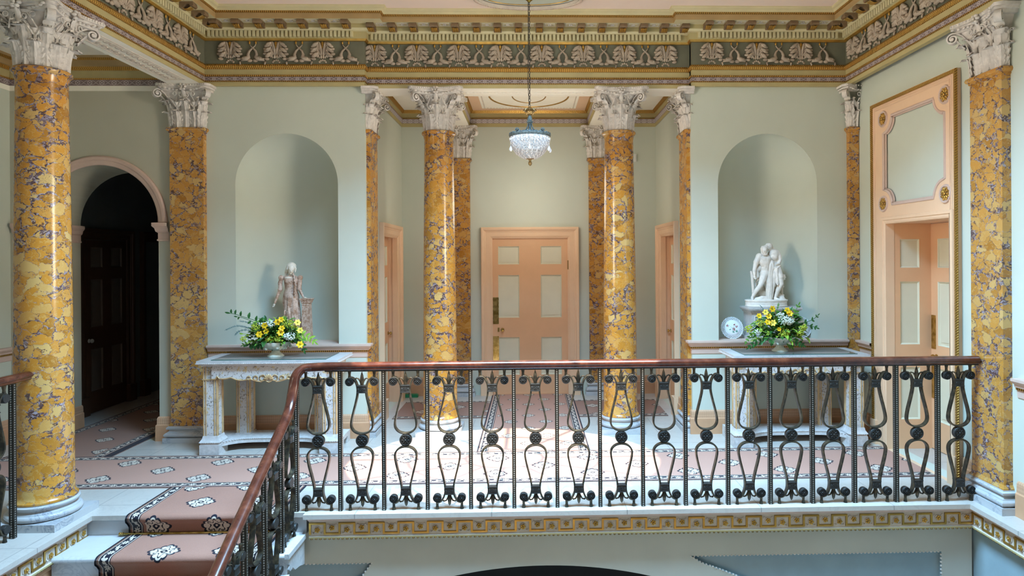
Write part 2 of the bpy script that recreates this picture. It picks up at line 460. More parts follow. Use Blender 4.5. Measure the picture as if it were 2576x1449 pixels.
def wood():
    k = Mat('mahogany_handrail', rough=.2); x, y, z = k.xyz(k.pos())
    v = k.node('ShaderNodeCombineXYZ'); k.link(x*5, v.inputs[0]); k.link(y*5, v.inputs[1]); k.link(z*5, v.inputs[2])
    n = E(k.nt, k.noise(v.outputs[0], 2.4, 4, .6).outputs[0])
    k.color(k.ramp(n, [(.3, (.045, .010, .006)), (.55, (.085, .021, .011)), (.75, (.15, .045, .022))]))
    k.b.inputs['Coat Weight'].default_value = .35; k.b.inputs['Coat Roughness'].default_value = .12
    return k.m
M['wood'] = wood()
M['cpt'] = carpet('pink_landing_carpet', .93, .885, .465, -.06, .235)
M['cptc'] = carpet('pink_recess_carpet', 1.15, .62, .42, .1, .1, .075)
M['cpts'] = carpet('pink_stair_carpet', 1.16, .74, .46, -.01, .21, .105, field=(.34, .17, .12))
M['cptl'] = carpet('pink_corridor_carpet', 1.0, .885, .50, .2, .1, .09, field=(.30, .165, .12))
M['glass'] = None
def glass(name, col=(.8, .92, .88), rough=.0, tint=.85):
    k = Mat(name, col, rough); k.b.inputs['Transmission Weight'].default_value = tint; k.b.inputs['IOR'].default_value = 1.45; return k.m
M['glass'] = glass('green_tinted_sheet_glass', (.80, .93, .88))
M['glass_edge'] = paint('sheet_glass_edge', (.02, .09, .075), .15, .05)
M['crystal'] = glass('crystal', (.95, .95, .97), .02, .45)
M['crystal2'] = paint('frosted_crystal', (.80, .79, .80), .12, .05, 60)
M['tabw'] = paint('chipped_white_table_paint', (.60, .57, .55), .5, .12, 26, .3, 60)
def fret(name):
    k = Mat(name, (.6, .6, .6), .5); x, y, z = k.xyz(k.objc())
    a = ((x/.05).fract()-.5).abs(); 
    f = E(k.nt, k.noise(k.objc(), 30, 1.5, .5, 2.2).outputs[0]).ss(.60, .64)*.8; g = E(k.nt, k.noise(k.objc(), 22, 2).outputs[0]).ss(.60, .66)
    c = k.mix(g, (.62, .59, .57), (.60, .47, .27)); k.color(k.mix(f, c, (.20, .15, .11))); k.bump(1-f, .9, .006); return k.m
M['fret'] = fret('gilt_and_white_fretwork')
M['giltedge'] = gilt('worn_table_gilding', (.72, .50, .26), .45, metal=.4)
def alab():
    k = Mat('brown_stained_alabaster', rough=.45); n = E(k.nt, k.noise(k.pos(), 16, 5, .7).outputs[0]); n2 = E(k.nt, k.noise(k.pos(), 60, 3, .7).outputs[0])
    k.color(k.mix((n+(n2-.5)*.5).ss(.40, .62), (.60, .44, .35), (.36, .205, .13))); k.bump(n2.v, .3, .004); return k.m
M['alab'] = alab()
M['alabw'] = paint('pale_alabaster', (.80, .72, .60), .4, .06, 20)
M['statw'] = paint('white_statue_marble', (.76, .70, .62), .45, .10, 22)
M['porc'] = paint('porcelain', (.80, .83, .86), .12, .02, 8)
M['bowl'] = paint('cream_ware_bowl', (.72, .74, .62), .18, .08, 30, .4, 110)
M['leafd'] = paint('dark_green_leaf', (.035, .13, .03), .35, .45, 30)
M['leafm'] = paint('mid_green_leaf', (.10, .26, .04), .4, .35, 30)
M['leafl'] = paint('bright_green_leaf', (.30, .50, .06), .4, .3, 30)
M['leafb'] = paint('blue_green_fern', (.10, .20, .20), .5, .3, 30)
M['lily'] = paint('yellow_lily_petal', (.88, .52, .015), .4, .25, 40)
M['lily2'] = paint('pale_yellow_petal', (.90, .68, .10), .4, .2, 40)
M['wfl'] = paint('white_umbel', (.82, .86, .78), .6, .08, 80)
M['yfil'] = paint('yellow_green_filler', (.50, .58, .06), .5, .35, 60)
M['bronze'] = paint('blued_bronze', (.10, .14, .15), .4, .5, 60, .4, 120)
M['bronzeg'] = gilt('aged_gilt_bronze', (.35, .24, .10), .4)
M['dark'] = paint('dark_room_shade', (.03, .03, .03), .9, .1)  # near-black colour stands in for the unlit room behind the lower arch
M['plastic'] = paint('green_plastic', (.02, .22, .09), .4, .1)
M['switch'] = paint('white_plastic', (.7, .7, .66), .4, .02)
M['red'] = paint('painted_red_flowers', (.35, .09, .07), .2, .5, 120)
M['grn'] = paint('painted_green_leaves', (.10, .28, .20), .2, .5, 120)
M['rod'] = M['brass']
# ================================================================== setting
S = 'structure'
def struct(mb, name, mats, parent=None, smooth=0, **kw):
    o = mb.build(name, mats, parent, smooth, **kw)
    if parent is None: o['kind'] = S
    return o
def circ(cx, cy, rx, ry, n, a0=0, a1=2*pi, end=False):
    return [(cx+rx*cos(a0+(a1-a0)*i/n), cy+ry*sin(a0+(a1-a0)*i/n)) for i in range(n+(1 if end else 0))]
YB, YR, XB, XE, XW = 7.25, 9.46, 1.80, 3.51, 3.66   # bay wall, far wall, bay corner, entablature face, right wall
ZS, ZC, ZR = 3.85, 4.63, 4.09                        # soffit, main ceiling, recess ceiling
ST = -1.75

# floor slabs
f = MB()
f.slab([(-5.7, -3.4), (-3.37, -3.4), (-3.37, 5.12), (ST, 5.12), (ST, 5.07), (3.45, 5.07), (3.45, -3.4), (5.0, -3.4), (5.0, 11), (-5.7, 11)], -.035, 0, 'xy')
struct(f, 'floor', M['floor'])
f = MB().box(-6, 6, -4, 8, -4.2, -4.1); struct(f, 'floor_lower_hall', M['floor'])

# main ceiling with the oval rooflight opening
SKY = (.05, 4.05, 1.50, 1.20)
c = MB(); c.poly([(-3.7, -3.4), (3.8, -3.4), (3.8, 7.4), (-3.7, 7.4)], [circ(SKY[0], SKY[1], SKY[2], SKY[3], 64)], 'xy', ZC)
struct(c, 'ceiling', M['pinkc'])
w = MB(); w.grid(lambda u, v: (SKY[0]+SKY[2]*cos(2*pi*u), SKY[1]+SKY[3]*sin(2*pi*u), ZC+.14*v), 64, 1, cu=True)
wn = struct(w, 'window_1', M['pale'])
b = MB()
for i in range(12):
    a = 2*pi*i/12; b.tube([(SKY[0]+.25*SKY[2]*cos(a), SKY[1]+.25*SKY[3]*sin(a), 4.78), (SKY[0]+SKY[2]*cos(a), SKY[1]+SKY[3]*sin(a), 4.78)], .022, 6)
for q in (.25, .62): b.tube([(SKY[0]+q*SKY[2]*cos(2*pi*i/40), SKY[1]+q*SKY[3]*sin(2*pi*i/40), 4.78) for i in range(40)], .02, 6, closed=True)
b.build('glazing_bars', M['irond'], wn)

# ---- walls of the two bays, each with a round-headed niche
def bay(name, x0, x1, nx, hw, z0, zs, mats=None):
    w = MB(); n = 32
    hole = [(nx-hw, z0)]+[(nx+hw*cos(pi-pi*i/n), zs+hw*sin(pi*i/n)) for i in range(n+1)]+[(nx+hw, z0)]
    w.poly([(x0, 0), (x1, 0), (x1, ZC), (x0, ZC)], [hole], 'xz', YB)
    xi = x1 if abs(x1) < abs(x0) else x0
    w.add([(xi, YB, 0), (xi, YB+.06, 0), (xi, YB+.06, ZC), (xi, YB, ZC)], [(0, 1, 2, 3)])
    o = struct(w, name, M['wall'])
    nb = MB(); D = .46
    nb.grid(lambda u, v: (nx-hw*cos(pi*u), YB+D*sin(pi*u), z0+(zs-z0)*v), 40, 1)
    nb.grid(lambda u, v: (nx-hw*cos(pi*u)*cos(pi/2*v), YB+D*sin(pi*u)*cos(pi/2*v), zs+hw*sin(pi/2*v)), 40, 20)
    nb.build('niche_recess', M['wall'], o, smooth=180)
    sh = MB(); sh.slab([(nx-hw*cos(pi*i/24), YB+D*sin(pi*i/24)) for i in range(25)], z0-.02, z0, 'xy')
    sh.build('niche_shelf', M['pinkmd'], o, smooth=0)
    return o
bay('wall_back_left', -3.72, -XB, -2.655, .556, 1.035, 2.785)
bay('wall_back_right', XB, XW+.02, 2.655, .558, 1.035, 2.775)

# ---- recess side walls with door openings
def side_wall(name, sx):
    w = MB(); x = sx*1.83
    w.slab([(YB+.04, 0), (YB+.04, ZS+.3), (YR, ZS+.3), (YR, 0)], min(x, x+sx*.14), max(x, x+sx*.14), 'yz', holes=[[(8.15, 0.0001), (8.15, 2.28), (9.09, 2.28), (9.09, 0.0001)]])
    return struct(w, name, M['wall'])
side_wall('wall_recess_left', -1); side_wall('wall_recess_right', 1)
w = MB(); w.slab([(-2.0, 0), (-2.0, 4.2), (2.0, 4.2), (2.0, 0)], YR, YR+.2, 'xz', holes=[[(-.555, .0001), (-.555, 2.265), (.56, 2.265), (.56, .0001)]])
struct(w, 'wall_recess_back', M['wall'])

# ---- right wall with the deep doorway
w = MB(); w.slab([(-3.4, -.2), (-3.4, ZC), (YB+.1, ZC), (YB+.1, -.2)], XW, XW+.12, 'yz', holes=[[(5.50, .0001), (5.50, 2.32), (6.61, 2.32), (6.61, .0001)], [(5.55, 2.42), (5.55, 3.42), (6.66, 3.42), (6.66, 2.42)]])
struct(w, 'wall_right', M['wall'])

# ---- left gallery: outer wall, arched wall, corridor beyond
w = MB(); w.box(-5.75, -5.62, -3.4, YB+.6, 0, 4.4); struct(w, 'wall_left', M['wall'])
AX, AR, AZ = -4.665, .625, 2.375
def arch_pts(r, z0=0, n=28): return [(AX-r, z0)]+[(AX-r*cos(pi*i/n), AZ+r*sin(pi*i/n)) for i in range(n+1)]+[(AX+r, z0)]
w = MB(); w.slab([(-5.75, 0), (-5.75, 4.4), (-3.6, 4.4), (-3.6, 0)], YB, YB+.62, 'xz', holes=[[(a, max(b, .0001)) for a, b in arch_pts(AR)]])
aw = struct(w, 'wall_gallery_end', M['wallg'])
ar = MB(); prof = [(0, -.0), (0, .012), (.012, .022), (.05, .022), (.055, .032), (.085, .036), (.10, .022), (.10, 0)]
ring = [(AX-AR*cos(pi*i/36), AZ+AR*sin(pi*i/36), -cos(pi*i/36), sin(pi*i/36)) for i in range(37)]
ar.grid(lambda u, v: (lambda R, p: (R[0]+R[2]*p[0], YB-p[1], R[1]+R[3]*p[0]))(ring[int(round(u*36))], prof[int(round(v*7))]), 36, 7)
ar.build('arch_moulding', M['pinkmd'], aw)
for sx in (-1, 1):
    im = MB(); x = AX+sx*AR
    pr = [(0, 2.17), (.012, 2.175), (.012, 2.19), (.004, 2.195), (.004, 2.26), (.022, 2.275), (.03, 2.31), (.05, 2.335), (.05, 2.37), (0, 2.375)]
    if sx > 0: path = [(x, YB+.62), (x, YB), (x+.115, YB)]
    else: path = [(x-.30, YB), (x, YB), (x, YB+.62)]
    im.mould(path, pr)
    im.build('impost', M['pinkmd'], aw, smooth=0)
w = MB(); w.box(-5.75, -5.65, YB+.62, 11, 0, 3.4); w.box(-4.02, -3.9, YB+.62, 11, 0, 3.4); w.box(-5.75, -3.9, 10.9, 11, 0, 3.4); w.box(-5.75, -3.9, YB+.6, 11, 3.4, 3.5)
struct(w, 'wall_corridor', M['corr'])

# ---- lower stairwell walls
AC = (.10, -4.149); R1, R2 = 3.67, 3.875
def zc(x, R): return AC[1]+sqrt(R*R-(x-AC[0])**2)
xs = [-3.3+6.4*i/60 for i in range(61)]
w = MB(); hole = [(x, zc(x, R1)) for x in xs]+[(3.1, -4.0), (-3.3, -4.0)]
def spand(sgn):
    if sgn > 0: X0, X1, zt = 1.27, 3.30, -.425
    else: X0, X1, zt = -1.26, -3.3, -.435
    pts = [(X0, zt)]+[(X0+(X1-X0)*i/24, zc(X0+(X1-X0)*i/24, R2)) for i in range(1, 25)]+[(X1, zt)]
    return pts[::-1] if sgn > 0 else pts
sp = [spand(1), spand(-1)]
w.poly([(-3.5, -4.1), (3.55, -4.1), (3.55, -.18), (-3.5, -.18)], [hole]+sp, 'xz', 5.2)
for h in [hole]:
    n = len(h); w.add([(x, 5.2, z) for x, z in h]+[(x, 5.6, z) for x, z in h], [(i, (i+1) % n, n+(i+1) % n, n+i) for i in range(n)])
lw = struct(w, 'wall_lower_front', M['wall_low'])
for k, s_ in enumerate(sp):
    p = MB(); p.poly(s_, (), 'xz', 5.235); n = len(s_)
    p.add([(x, 5.2, z) for x, z in s_]+[(x, 5.235, z) for x, z in s_], [(i, (i+1) % n, n+(i+1) % n, n+i) for i in range(n)])
    p.build('spandrel_panel', M['panel_blue'], lw, smooth=0)
    e = MB(); P = [Vector((x, 5.205, z)) for x, z in s_]+[Vector((s_[0][0], 5.205, s_[0][1]))]
    acc = 0
    for a, b_ in zip(P, P[1:]):
        L = (b_-a).length; d = (b_-a).normalized(); t = .026-acc
        while t < L:
            q = a+d*t; e.sphere(q, (.009, .010, .009), 0, 7, 5); t += .030
        acc = (L-(t-.030)) if t > .026 else acc+L
    e.build('egg_moulding', M['stone'], lw)
w = MB(); w.box(-4, 4, 7.8, 7.9, -4.1, -.1); struct(w, 'wall_lower_hall_back', M['dark'])
w = MB(); w.box(3.57, 3.66, -3.4, 5.3, -4.1, -.19); struct(w, 'wall_lower_right', M['panel_blue'])
w = MB(); w.box(-3.56, -3.47, -3.4, 5.3, -4.1, -.19); struct(w, 'wall_lower_left', M['wall_low'])
w = MB(); w.mould([(-3.47, -3.4), (-3.47, 5.14)], [(0, -.20), (.02, -.21), (.028, -.245), (.012, -.262), (.012, -.40), (0, -.41)], [0, 0, 0, 0, 0])
struct(w, 'baseboard_stair_left', M['skirt'])

# ---- gilded key-pattern fascia below the landing edge
def rosette(r=.021):
    b = MB(); b.lathe([(0, .006), (r*1.25, .004), (r*1.28, .0), (r*1.15, -.001)], 16)
    for i in range(5):
        a = 2*pi*i/5; b.sphere((r*.62*cos(a), r*.62*sin(a), .008), (r*.46, r*.46, .007), 1, 7, 5)
    b.sphere((0, 0, .012), (r*.33, r*.33, .008), 1, 7, 5)
    for s_ in (-1, 1):
        b.tube([(s_*r*1.0, -r*1.05, .002), (s_*r*1.6, -r*1.35, .004), (s_*r*1.75, -r*.8, .003)], .0035, 5)
    return b
def fascia(name, path, start_low):
    t = MB()
    pr = [(-.06, -.035), (.045, -.035), (.04, -.047), (.012, -.062), (.006, -.068), (.0, -.068), (0, -.182), (.010, -.186), (.010, -.198), (-.05, -.215), (-.10, -.215)]
    t.mould(path, pr, [1, 1, 1, 1, 0, 0, 0, 2, 2, 2])
    o = struct(t, name, [M['relief'], M['pinkmd'], M['olive']])
    k = MB(); eg = MB(); proto = None; low = start_low
    for a, b_ in zip(path, path[1:]):
        A = Vector((a[0], a[1], 0)); B = Vector((b_[0], b_[1], 0)); L = (B-A).length; d = (B-A)/L; nn = Vector((d.y, -d.x, 0))
        n = int(round(L/.1135)); st = L/n
        def bar(u0, u1, z0, z1, ep=0):
            c0 = A+d*u0; c1 = A+d*u1
            for off, th in ((.004, 0), (.0075, .0035)):
                vs = []
                for (uu) in (c0, c1):
                    for o_ in (0, off+ep):
                        for z in (z0+th*(1 if z0 < z1 else -1)*0+th, z1-th): vs.append(uu+nn*o_+Vector((0, 0, z)))
                k.add(vs, [(0, 1, 3, 2), (4, 6, 7, 5), (2, 3, 7, 6), (0, 2, 6, 4), (1, 5, 7, 3)])
        for i in range(n):
            u = i*st; hw = .008
            up = (i % 2 == 0) ^ low
            bar(u-hw+.008, u+hw+.008, -.171, -.079, -.0007)
            z = -.172 if not up else -.094
            bar(u, u+st+.008, z, z+.016)
            rz = -.118 if not up else -.134
            c_ = A+d*(u+st/2+.008)+nn*.001+Vector((0, 0, rz))
            X = -d; Mx = Matrix((d, Vector((0, 0, 1))*(1 if up else -1), nn)).transposed()
            if (Mx.determinant() < 0): Mx = Matrix((-d, Vector((0, 0, 1))*(1 if up else -1), nn)).transposed()
            if proto is None:
                proto = rosette().build('rosette', [M['relief'], M['gold']], o); r_ = proto
            else:
                r_ = dup(proto, o)
            r_.matrix_local = Matrix.Translation(c_) @ Mx.to_4x4()
        m = int(L/.034)
        for i in range(m):
            c_ = A+d*(L*(i+.5)/m)-nn*.008+Vector((0, 0, -.205)); eg.sphere(c_, (.011, .011, .012), 0, 7, 5)
        low = low ^ (n % 2 == 1)
    k.build('key_pattern', M['gold'], o, smooth=0)
    eg.build('egg_course', M['bronzeg'], o)
fascia('trim_landing_fascia', [(ST+.03, 5.12), (3.5, 5.12), (3.5, 3.4)], False)
fascia('trim_gallery_fascia', [(-3.42, 3.2), (-3.42, 5.14)], True)

# ---- main entablature
EP = [(-XE, -3.4), (-XE, 7.2), (-1.79, 7.2), (-1.79, 7.3), (1.80, 7.3), (1.80, 7.2), (XE+.01, 7.2), (XE+.01, -3.4)]
pr = [(-.06, ZS+.004), (0, ZS), (0, 3.893), (.012, 3.895), (.012, 3.902), (.004, 3.903), (.004, 3.948), (.012, 3.950), (.016, 3.966),
      (0, 3.970), (0, 4.028), (.012, 4.030), (.026, 4.060), (.012, 4.083), (0, 4.085), (0, 4.335), (.014, 4.337), (.030, 4.357),
      (.030, 4.432), (.07, 4.434), (.085, 4.456), (.085, 4.502), (.225, 4.502), (.225, 4.560), (.232, 4.563), (.240, 4.580)]
pm = [0, 0, 1, 1, 1, 2, 1, 1, 1, 0, 4, 4, 4, 0, 3, 5, 5, 0, 6, 6, 0, 6, 7, 1, 1]
for i in range(1, 7):
    t = i/6; pr.append((.240+.045*(t-sin(2*pi*t)/9), 4.580+.05*(t+sin(2*pi*t)/12))); pm.append(6)
M['brownol'] = paint('brown_olive_corona_paint', (.40, .27, .12), .5, .1, 4)
M['violet'] = guilloche('purple_band', (.205, .15, .145), (.56, .49, .47), None, .112, .045, .130)
M['violetg'] = guilloche('purple_gallery_band', (.205, .15, .145), (.56, .49, .47), None, .13, .065, .063)
e = MB(); e.mould(EP, pr, pm)
ENT = struct(e, 'trim_entablature', [M['olive'], M['gbead'], M['violet'], M['frieze'], M['gleaf'], M['gold'], M['cream'], M['brownol']])
def seg_iter(path):
    for a, b_ in zip(path, path[1:]):
        A = Vector((a[0], a[1], 0)); B = Vector((b_[0], b_[1], 0)); L = (B-A).length; d = (B-A)/L
        yield A, B, L, d, Vector((d.y, -d.x, 0))
dm = MB()
for A, B, L, d, nn in seg_iter(EP):
    if L < .3: continue
    u = .06; L1 = L-.06
    if d.x == 0: 
        if d.y > 0: u = 5.2
        else: L1 = L-5.2
    n = int((L1-u)/.0435)
    for i in range(n):
        c0 = A+d*(u+i*.0435)+nn*.028; c1 = c0+d*.026; vs = []
        for q in (c0, c1):
            for o_ in (0, .034):
                for z in (4.368, 4.432): vs.append(q+nn*o_+Vector((0, 0, z)))
        dm.add(vs, [(0, 1, 3, 2), (4, 6, 7, 5), (2, 3, 7, 6), (0, 2, 6, 4), (1, 5, 7, 3)])
dm.build('dentil_course', M['cream'], ENT, smooth=0)

# modillion: a little scrolled bracket, local x along wall, y out of wall (+), z up (0 = underside level 4.456)
md = MB(); w_ = .038
out = [(0, .046), (.13, .046), (.138, .030), (.130, .012), (.112, .006), (.095, .018), (.07, .022), (.045, .008), (.03, -.014), (.012, -.020), (0, -.014)]
n = len(out); md.add([(sx*w_, y, z) for sx in (-1, 1) for y, z in out], [(i, (i+1) % n, n+(i+1) % n, n+i) for i in range(n)]+[tuple(range(n))[::-1], tuple(range(n, 2*n))], 0)
for y, z, r in ((.120, .016, .020), (.020, -.004, .018)):
    md.tube([(-w_-.004, y, z), (w_+.004, y, z)], r, 10, 0)
for sx in (-1, 0, 1):
    md.grid(lambda u, v_: (sx*.020+(v_-.5)*.030*(1-.3*u), .112-.10*u, -.004-.020*sin(pi*min(1, u*.95))-.006*cos(pi*(v_-.5))), 6, 4, 1)
md.grid(lambda u, v_: ((v_-.5)*.056, .108+.03*sin(pi*u*.5), .0-.018*u-.004*cos(3*pi*(v_-.5))), 4, 6, 1)
M['modil'] = paint('dark_modillion_paint', (.20, .13, .07), .5, .15, 20)
PM = md.build('modillion', [M['modil'], M['gold']], ENT, smooth=50)
def place(proto, parent, c_, d, nn):
    mat = Matrix.Translation(c_) @ Matrix((d, nn, Vector((0, 0, 1)))).transposed().to_4x4()
    if not proto.get('_used'):
        proto['_used'] = 1; proto.matrix_local = mat; return proto
    o = dup(proto, parent); o.matrix_local = mat
    if '_used' in o: del o['_used']
    return o
def place_seg(proto, parent, a, b_, us, z, off):
    A = Vector((a[0], a[1], 0)); d = (Vector((b_[0], b_[1], 0))-A).normalized(); nn = Vector((d.y, -d.x, 0))
    for u in us: place(proto, parent, A+d*u+nn*off+Vector((0, 0, z)), d, nn)
def fr(a, step, n): return [a+step*i for i in range(n)]
place_seg(PM, ENT, (-3.51, 7.2), (-1.79, 7.2), fr(.19, .2285, 7), 4.456, .085)
place_seg(PM, ENT, (-1.79, 7.3), (1.80, 7.3), fr(.087, .2277, 16), 4.456, .085)
place_seg(PM, ENT, (1.80, 7.2), (3.52, 7.2), fr(.145, .2285, 7), 4.456, .085)
place_seg(PM, ENT, (-3.51, 5.6), (-3.51, 7.2), fr(.05, .2285, 7), 4.456, .085)
place_seg(PM, ENT, (3.52, 7.2), (3.52, 5.4), fr(.18, .2285, 7), 4.456, .085)
# coffer rosettes in the corona soffit between the modillions
cr = MB()
for i in range(5): cr.sphere((.014*cos(2*pi*i/5), .014*sin(2*pi*i/5), -.004), (.009, .009, .005), 0, 6, 4)
cr.frame(-.05, .05, -.03, .03, [(0, 0), (0, .004), (.006, .004), (.006, 0)], closed=True)
# frame() stands in xz: lay it flat
for i in range(len(cr.v)-16, len(cr.v)): x, y, z = cr.v[i]; cr.v[i] = (x, z, y)
PC = cr.build('coffer_rosette', M['stone'], ENT)
place_seg(PC, ENT, (-3.51, 7.2), (-1.79, 7.2), fr(.305, .2285, 6), 4.5, .165)
place_seg(PC, ENT, (-1.79, 7.3), (1.80, 7.3), fr(.20, .2277, 15), 4.5, .165)
place_seg(PC, ENT, (1.80, 7.2), (3.52, 7.2), fr(.26, .2285, 6), 4.5, .165)
del PM['_used'], PC['_used']

# frieze palmette (two drooping plumes) ; local x along wall, y out, z up from frieze centre
def plume(b, sx):
    for k, (z0, r, xr) in enumerate(((.085, .044, .118), (.030, .042, .124), (-.022, .036, .108))):
        for j in range(5):
            t = j/4; a = radians(100-150*t)
            cx = sx*(.032+(xr-.032)*(.25+.75*t)*.86); cz = z0-.012-.030*t*t+.020*sin(pi*t)
            Mx = Matrix.Rotation(-sx*radians(20+75*t), 3, 'Y')
            b.sphere((cx, .012+.012*sin(pi*t), cz-.012*t), (.017, .018+.006*sin(pi*t), .034-.010*abs(t-.45)), 0, 7, 5, Mx)
        b.tube([(sx*.010, .010, -.045+k*-.004), (sx*.030, .016, z0-.045), (sx*.052, .022, z0+.0), (sx*(xr-.030), .022, z0+.004)], [.006, .008, .008, .004], 6)
pl = MB()
for sx in (-1, 1):
    plume(pl, sx)
    pl.tube([(sx*.008, .010, -.06), (sx*.012, .016, .02), (sx*.030, .018, .095), (sx*.046, .012, .112)], [.006, .013, .012, .005], 7)
    pl.sphere((sx*.012, .014, -.052), (.014, .014, .022), 0, 8, 6)
pl.sphere((0, .010, .092), (.018, .008, .022), 1, 7, 5); pl.sphere((0, .010, .06), (.010, .008, .022), 1, 7, 5)
for i in range(5): pl.sphere((.036*cos(pi*(.1+.2*i)), .006, -.118+.030*sin(pi*(.1+.2*i))), (.013, .009, .013), 0, 6, 4)
dl = MB()
for sx in (-1, 1):
    dl.tube([(sx*.128, .006, -.098), (sx*.112, .018, -.092), (sx*.088, .030, -.082), (sx*.060, .030, -.078), (sx*.040, .026, -.064), (sx*.046, .022, -.030),
             (sx*.034, .018, .006), (0, .016, .040), (-sx*.024, .013, .064), (-sx*.033, .012, .082)],
            [.005, .013, .024, .026, .022, .016, .012, .008, .006, .005], 9, 0)
    dl.sphere((sx*.092, .050, -.078), (.010, .008, .009), 0, 8, 5)
    dl.sphere((sx*.112, .024, -.080), (.018, .012, .012), 0, 8, 5)
    dl.sphere((-sx*.034, .012, .100), (.011, .010, .019), 1, 7, 5)
    dl.tube([(sx*.138, .008, -.104), (sx*.134, .020, -.118), (sx*.130, .022, -.140)], [.007, .010, .007], 6)
    dl.sphere((sx*.030, .022, -.098), (.030, .014, .018), 0, 8, 5)
PP = pl.build('palmette', [M['reliefd'], M['gold']], ENT, smooth=180)
PD = dl.build('dolphin_pair', [M['reliefd'], M['gold']], ENT, smooth=180)
zf = 4.215
place_seg(PP, ENT, (-3.51, 7.2), (-1.79, 7.2), [.275, .769, 1.27], zf, 0)
place_seg(PD, ENT, (-3.51, 7.2), (-1.79, 7.2), [.522, 1.02, 1.52], zf, 0)
place_seg(PP, ENT, (-1.79, 7.3), (1.80, 7.3), [.09+.4615*i for i in range(8)], zf, 0)
place_seg(PD, ENT, (-1.79, 7.3), (1.80, 7.3), [.09+.4615*(i+.5) for i in range(7)], zf, 0)
place_seg(PP, ENT, (1.80, 7.2), (3.52, 7.2), [.222, .720, 1.215], zf, 0)
place_seg(PD, ENT, (1.80, 7.2), (3.52, 7.2), [.471, .967, 1.46], zf, 0)
place_seg(PP, ENT, (-3.51, 4.6), (-3.51, 7.2), fr(.28, .45, 5), zf, 0)
place_seg(PD, ENT, (-3.51, 4.6), (-3.51, 7.2), fr(.505, .45, 5), zf, 0)
place_seg(PP, ENT, (3.52, 7.2), (3.52, 4.6), fr(.20, .45, 5), zf, 0)
place_seg(PD, ENT, (3.52, 7.2), (3.52, 4.6), fr(.425, .45, 5), zf, 0)
del PP['_used'], PD['_used']

# ---- beams over the openings
def soffit_relief(name, parent, x0, x1, y0, y1, z, cells=(0, 0)):
    b = MB()
    for q in (0, .03):
        b.tube([(x0+q, y0+q, z), (x1-q, y0+q, z), (x1-q, y1-q, z), (x0+q, y1-q, z)], .006, 6, closed=True)
    L = max(x1-x0, y1-y0); n = int(L/.085); alongx = (x1-x0) > (y1-y0)
    for i in range(n):
        t = (i+.5)/n
        for s_ in (-1, 1):
            if alongx: c_ = (x0+.06+(x1-x0-.12)*t, (y0+y1)/2+s_*.024, z)
            else: c_ = ((x0+x1)/2+s_*.040, y0+.06+(y1-y0-.12)*t, z)
            b.sphere(c_, (.026, .010, .007) if alongx else (.034, .022, .009), 0, 8, 4, Matrix.Rotation(s_*.5, 3, 'Z'))
            if not alongx: b.sphere((c_[0]-s_*.0, c_[1]+.04, z), (.012, .012, .010), 0, 7, 4)
    b.build(name, M['relief'] if not alongx else M['pale'], parent)
t = MB().box(-XB+.0, XB, 7.305, 7.655, ZS, ZC); o = struct(t, 'trim_recess_beam', M['pale'])
soffit_relief('soffit_panel', o, -.80, .80, 7.40, 7.56, ZS); 
for sx in (-1, 1):
    t = MB().box(min(sx*.855, sx*1.20), max(sx*.855, sx*1.20), 7.655, YR, ZS, ZR+.02); o = struct(t, 'trim_cross_beam', M['pale'])
t = MB().box(-3.86, -XE-.005, -3.4, YB, ZS, ZC); o = struct(t, 'trim_gallery_beam', M['pale'])
soffit_relief('soffit_panel', o, -3.79, -3.59, 5.35, 6.95, ZS)
# white-blue band on the lit face of the gallery beam is part of the entablature

# ---- recess coffers
cp = [(0, 3.855), (0, 3.905), (.006, 3.906), (.008, 3.966), (.016, 3.967), (.016, 3.977), (.0, 3.979), (0, 4.046), (.014, 4.048), (.045, ZR)]
cm = [0, 2, 1, 2, 2, 2, 0, 0, 2]
def coffer(name, x0, x1, y0, y1, pink=False):
    t = MB(); t.mould([(x0, y0), (x0, y1), (x1, y1), (x1, y0)], cp, [0, 0, 1, 1, 2, 2, 0, 0, 3], closed=True)
    o = struct(t, name, [M['olive'], M['lilac'], M['gbead'], M['gleaf']])
    return o
coffer('trim_coffer_left', -1.824, -1.206, 7.661, YR-.006); coffer('trim_coffer_right', 1.206, 1.824, 7.661, YR-.006)
oc = coffer('trim_coffer_centre', -.849, .849, 7.661, YR-.006)
t = MB().box(-2, 2, 7.4, YR+.1, ZR, ZR+.05); rc = struct(t, 'ceiling_recess', M['pale'])
t = MB().box(-.80, .80, 7.70, YR-.05, ZR-.006, ZR+.001); t.build('pink_border', M['peachlt'], rc, smooth=0)
t = MB().box(-.66, .66, 7.85, YR-.19, ZR-.012, ZR+.001); t.build('centre_panel', M['pale'], rc, smooth=0)
b = MB(); cy = (7.85+YR-.19)/2
b.tube([(.52*cos(2*pi*i/48), cy+.60*sin(2*pi*i/48), ZR-.012) for i in range(48)], .012, 6, closed=True)
b.tube([(.22*cos(2*pi*i/36), cy+.36*sin(2*pi*i/36), ZR-.012) for i in range(36)], .008, 6, closed=True)
b.build('gilt_oval', M['gold'], rc)
b = MB()
for i in range(30): 
    for y in (7.89, YR-.23): b.sphere((-.62+1.24*i/29, y, ZR-.012), (.016, .010, .006), 0, 6, 4)
    for x in (-.62, .62): b.sphere((x, 7.9+(YR-.24-7.9)*i/29, ZR-.012), (.010, .016, .006), 0, 6, 4)
b.build('border_relief', M['relief'], rc)

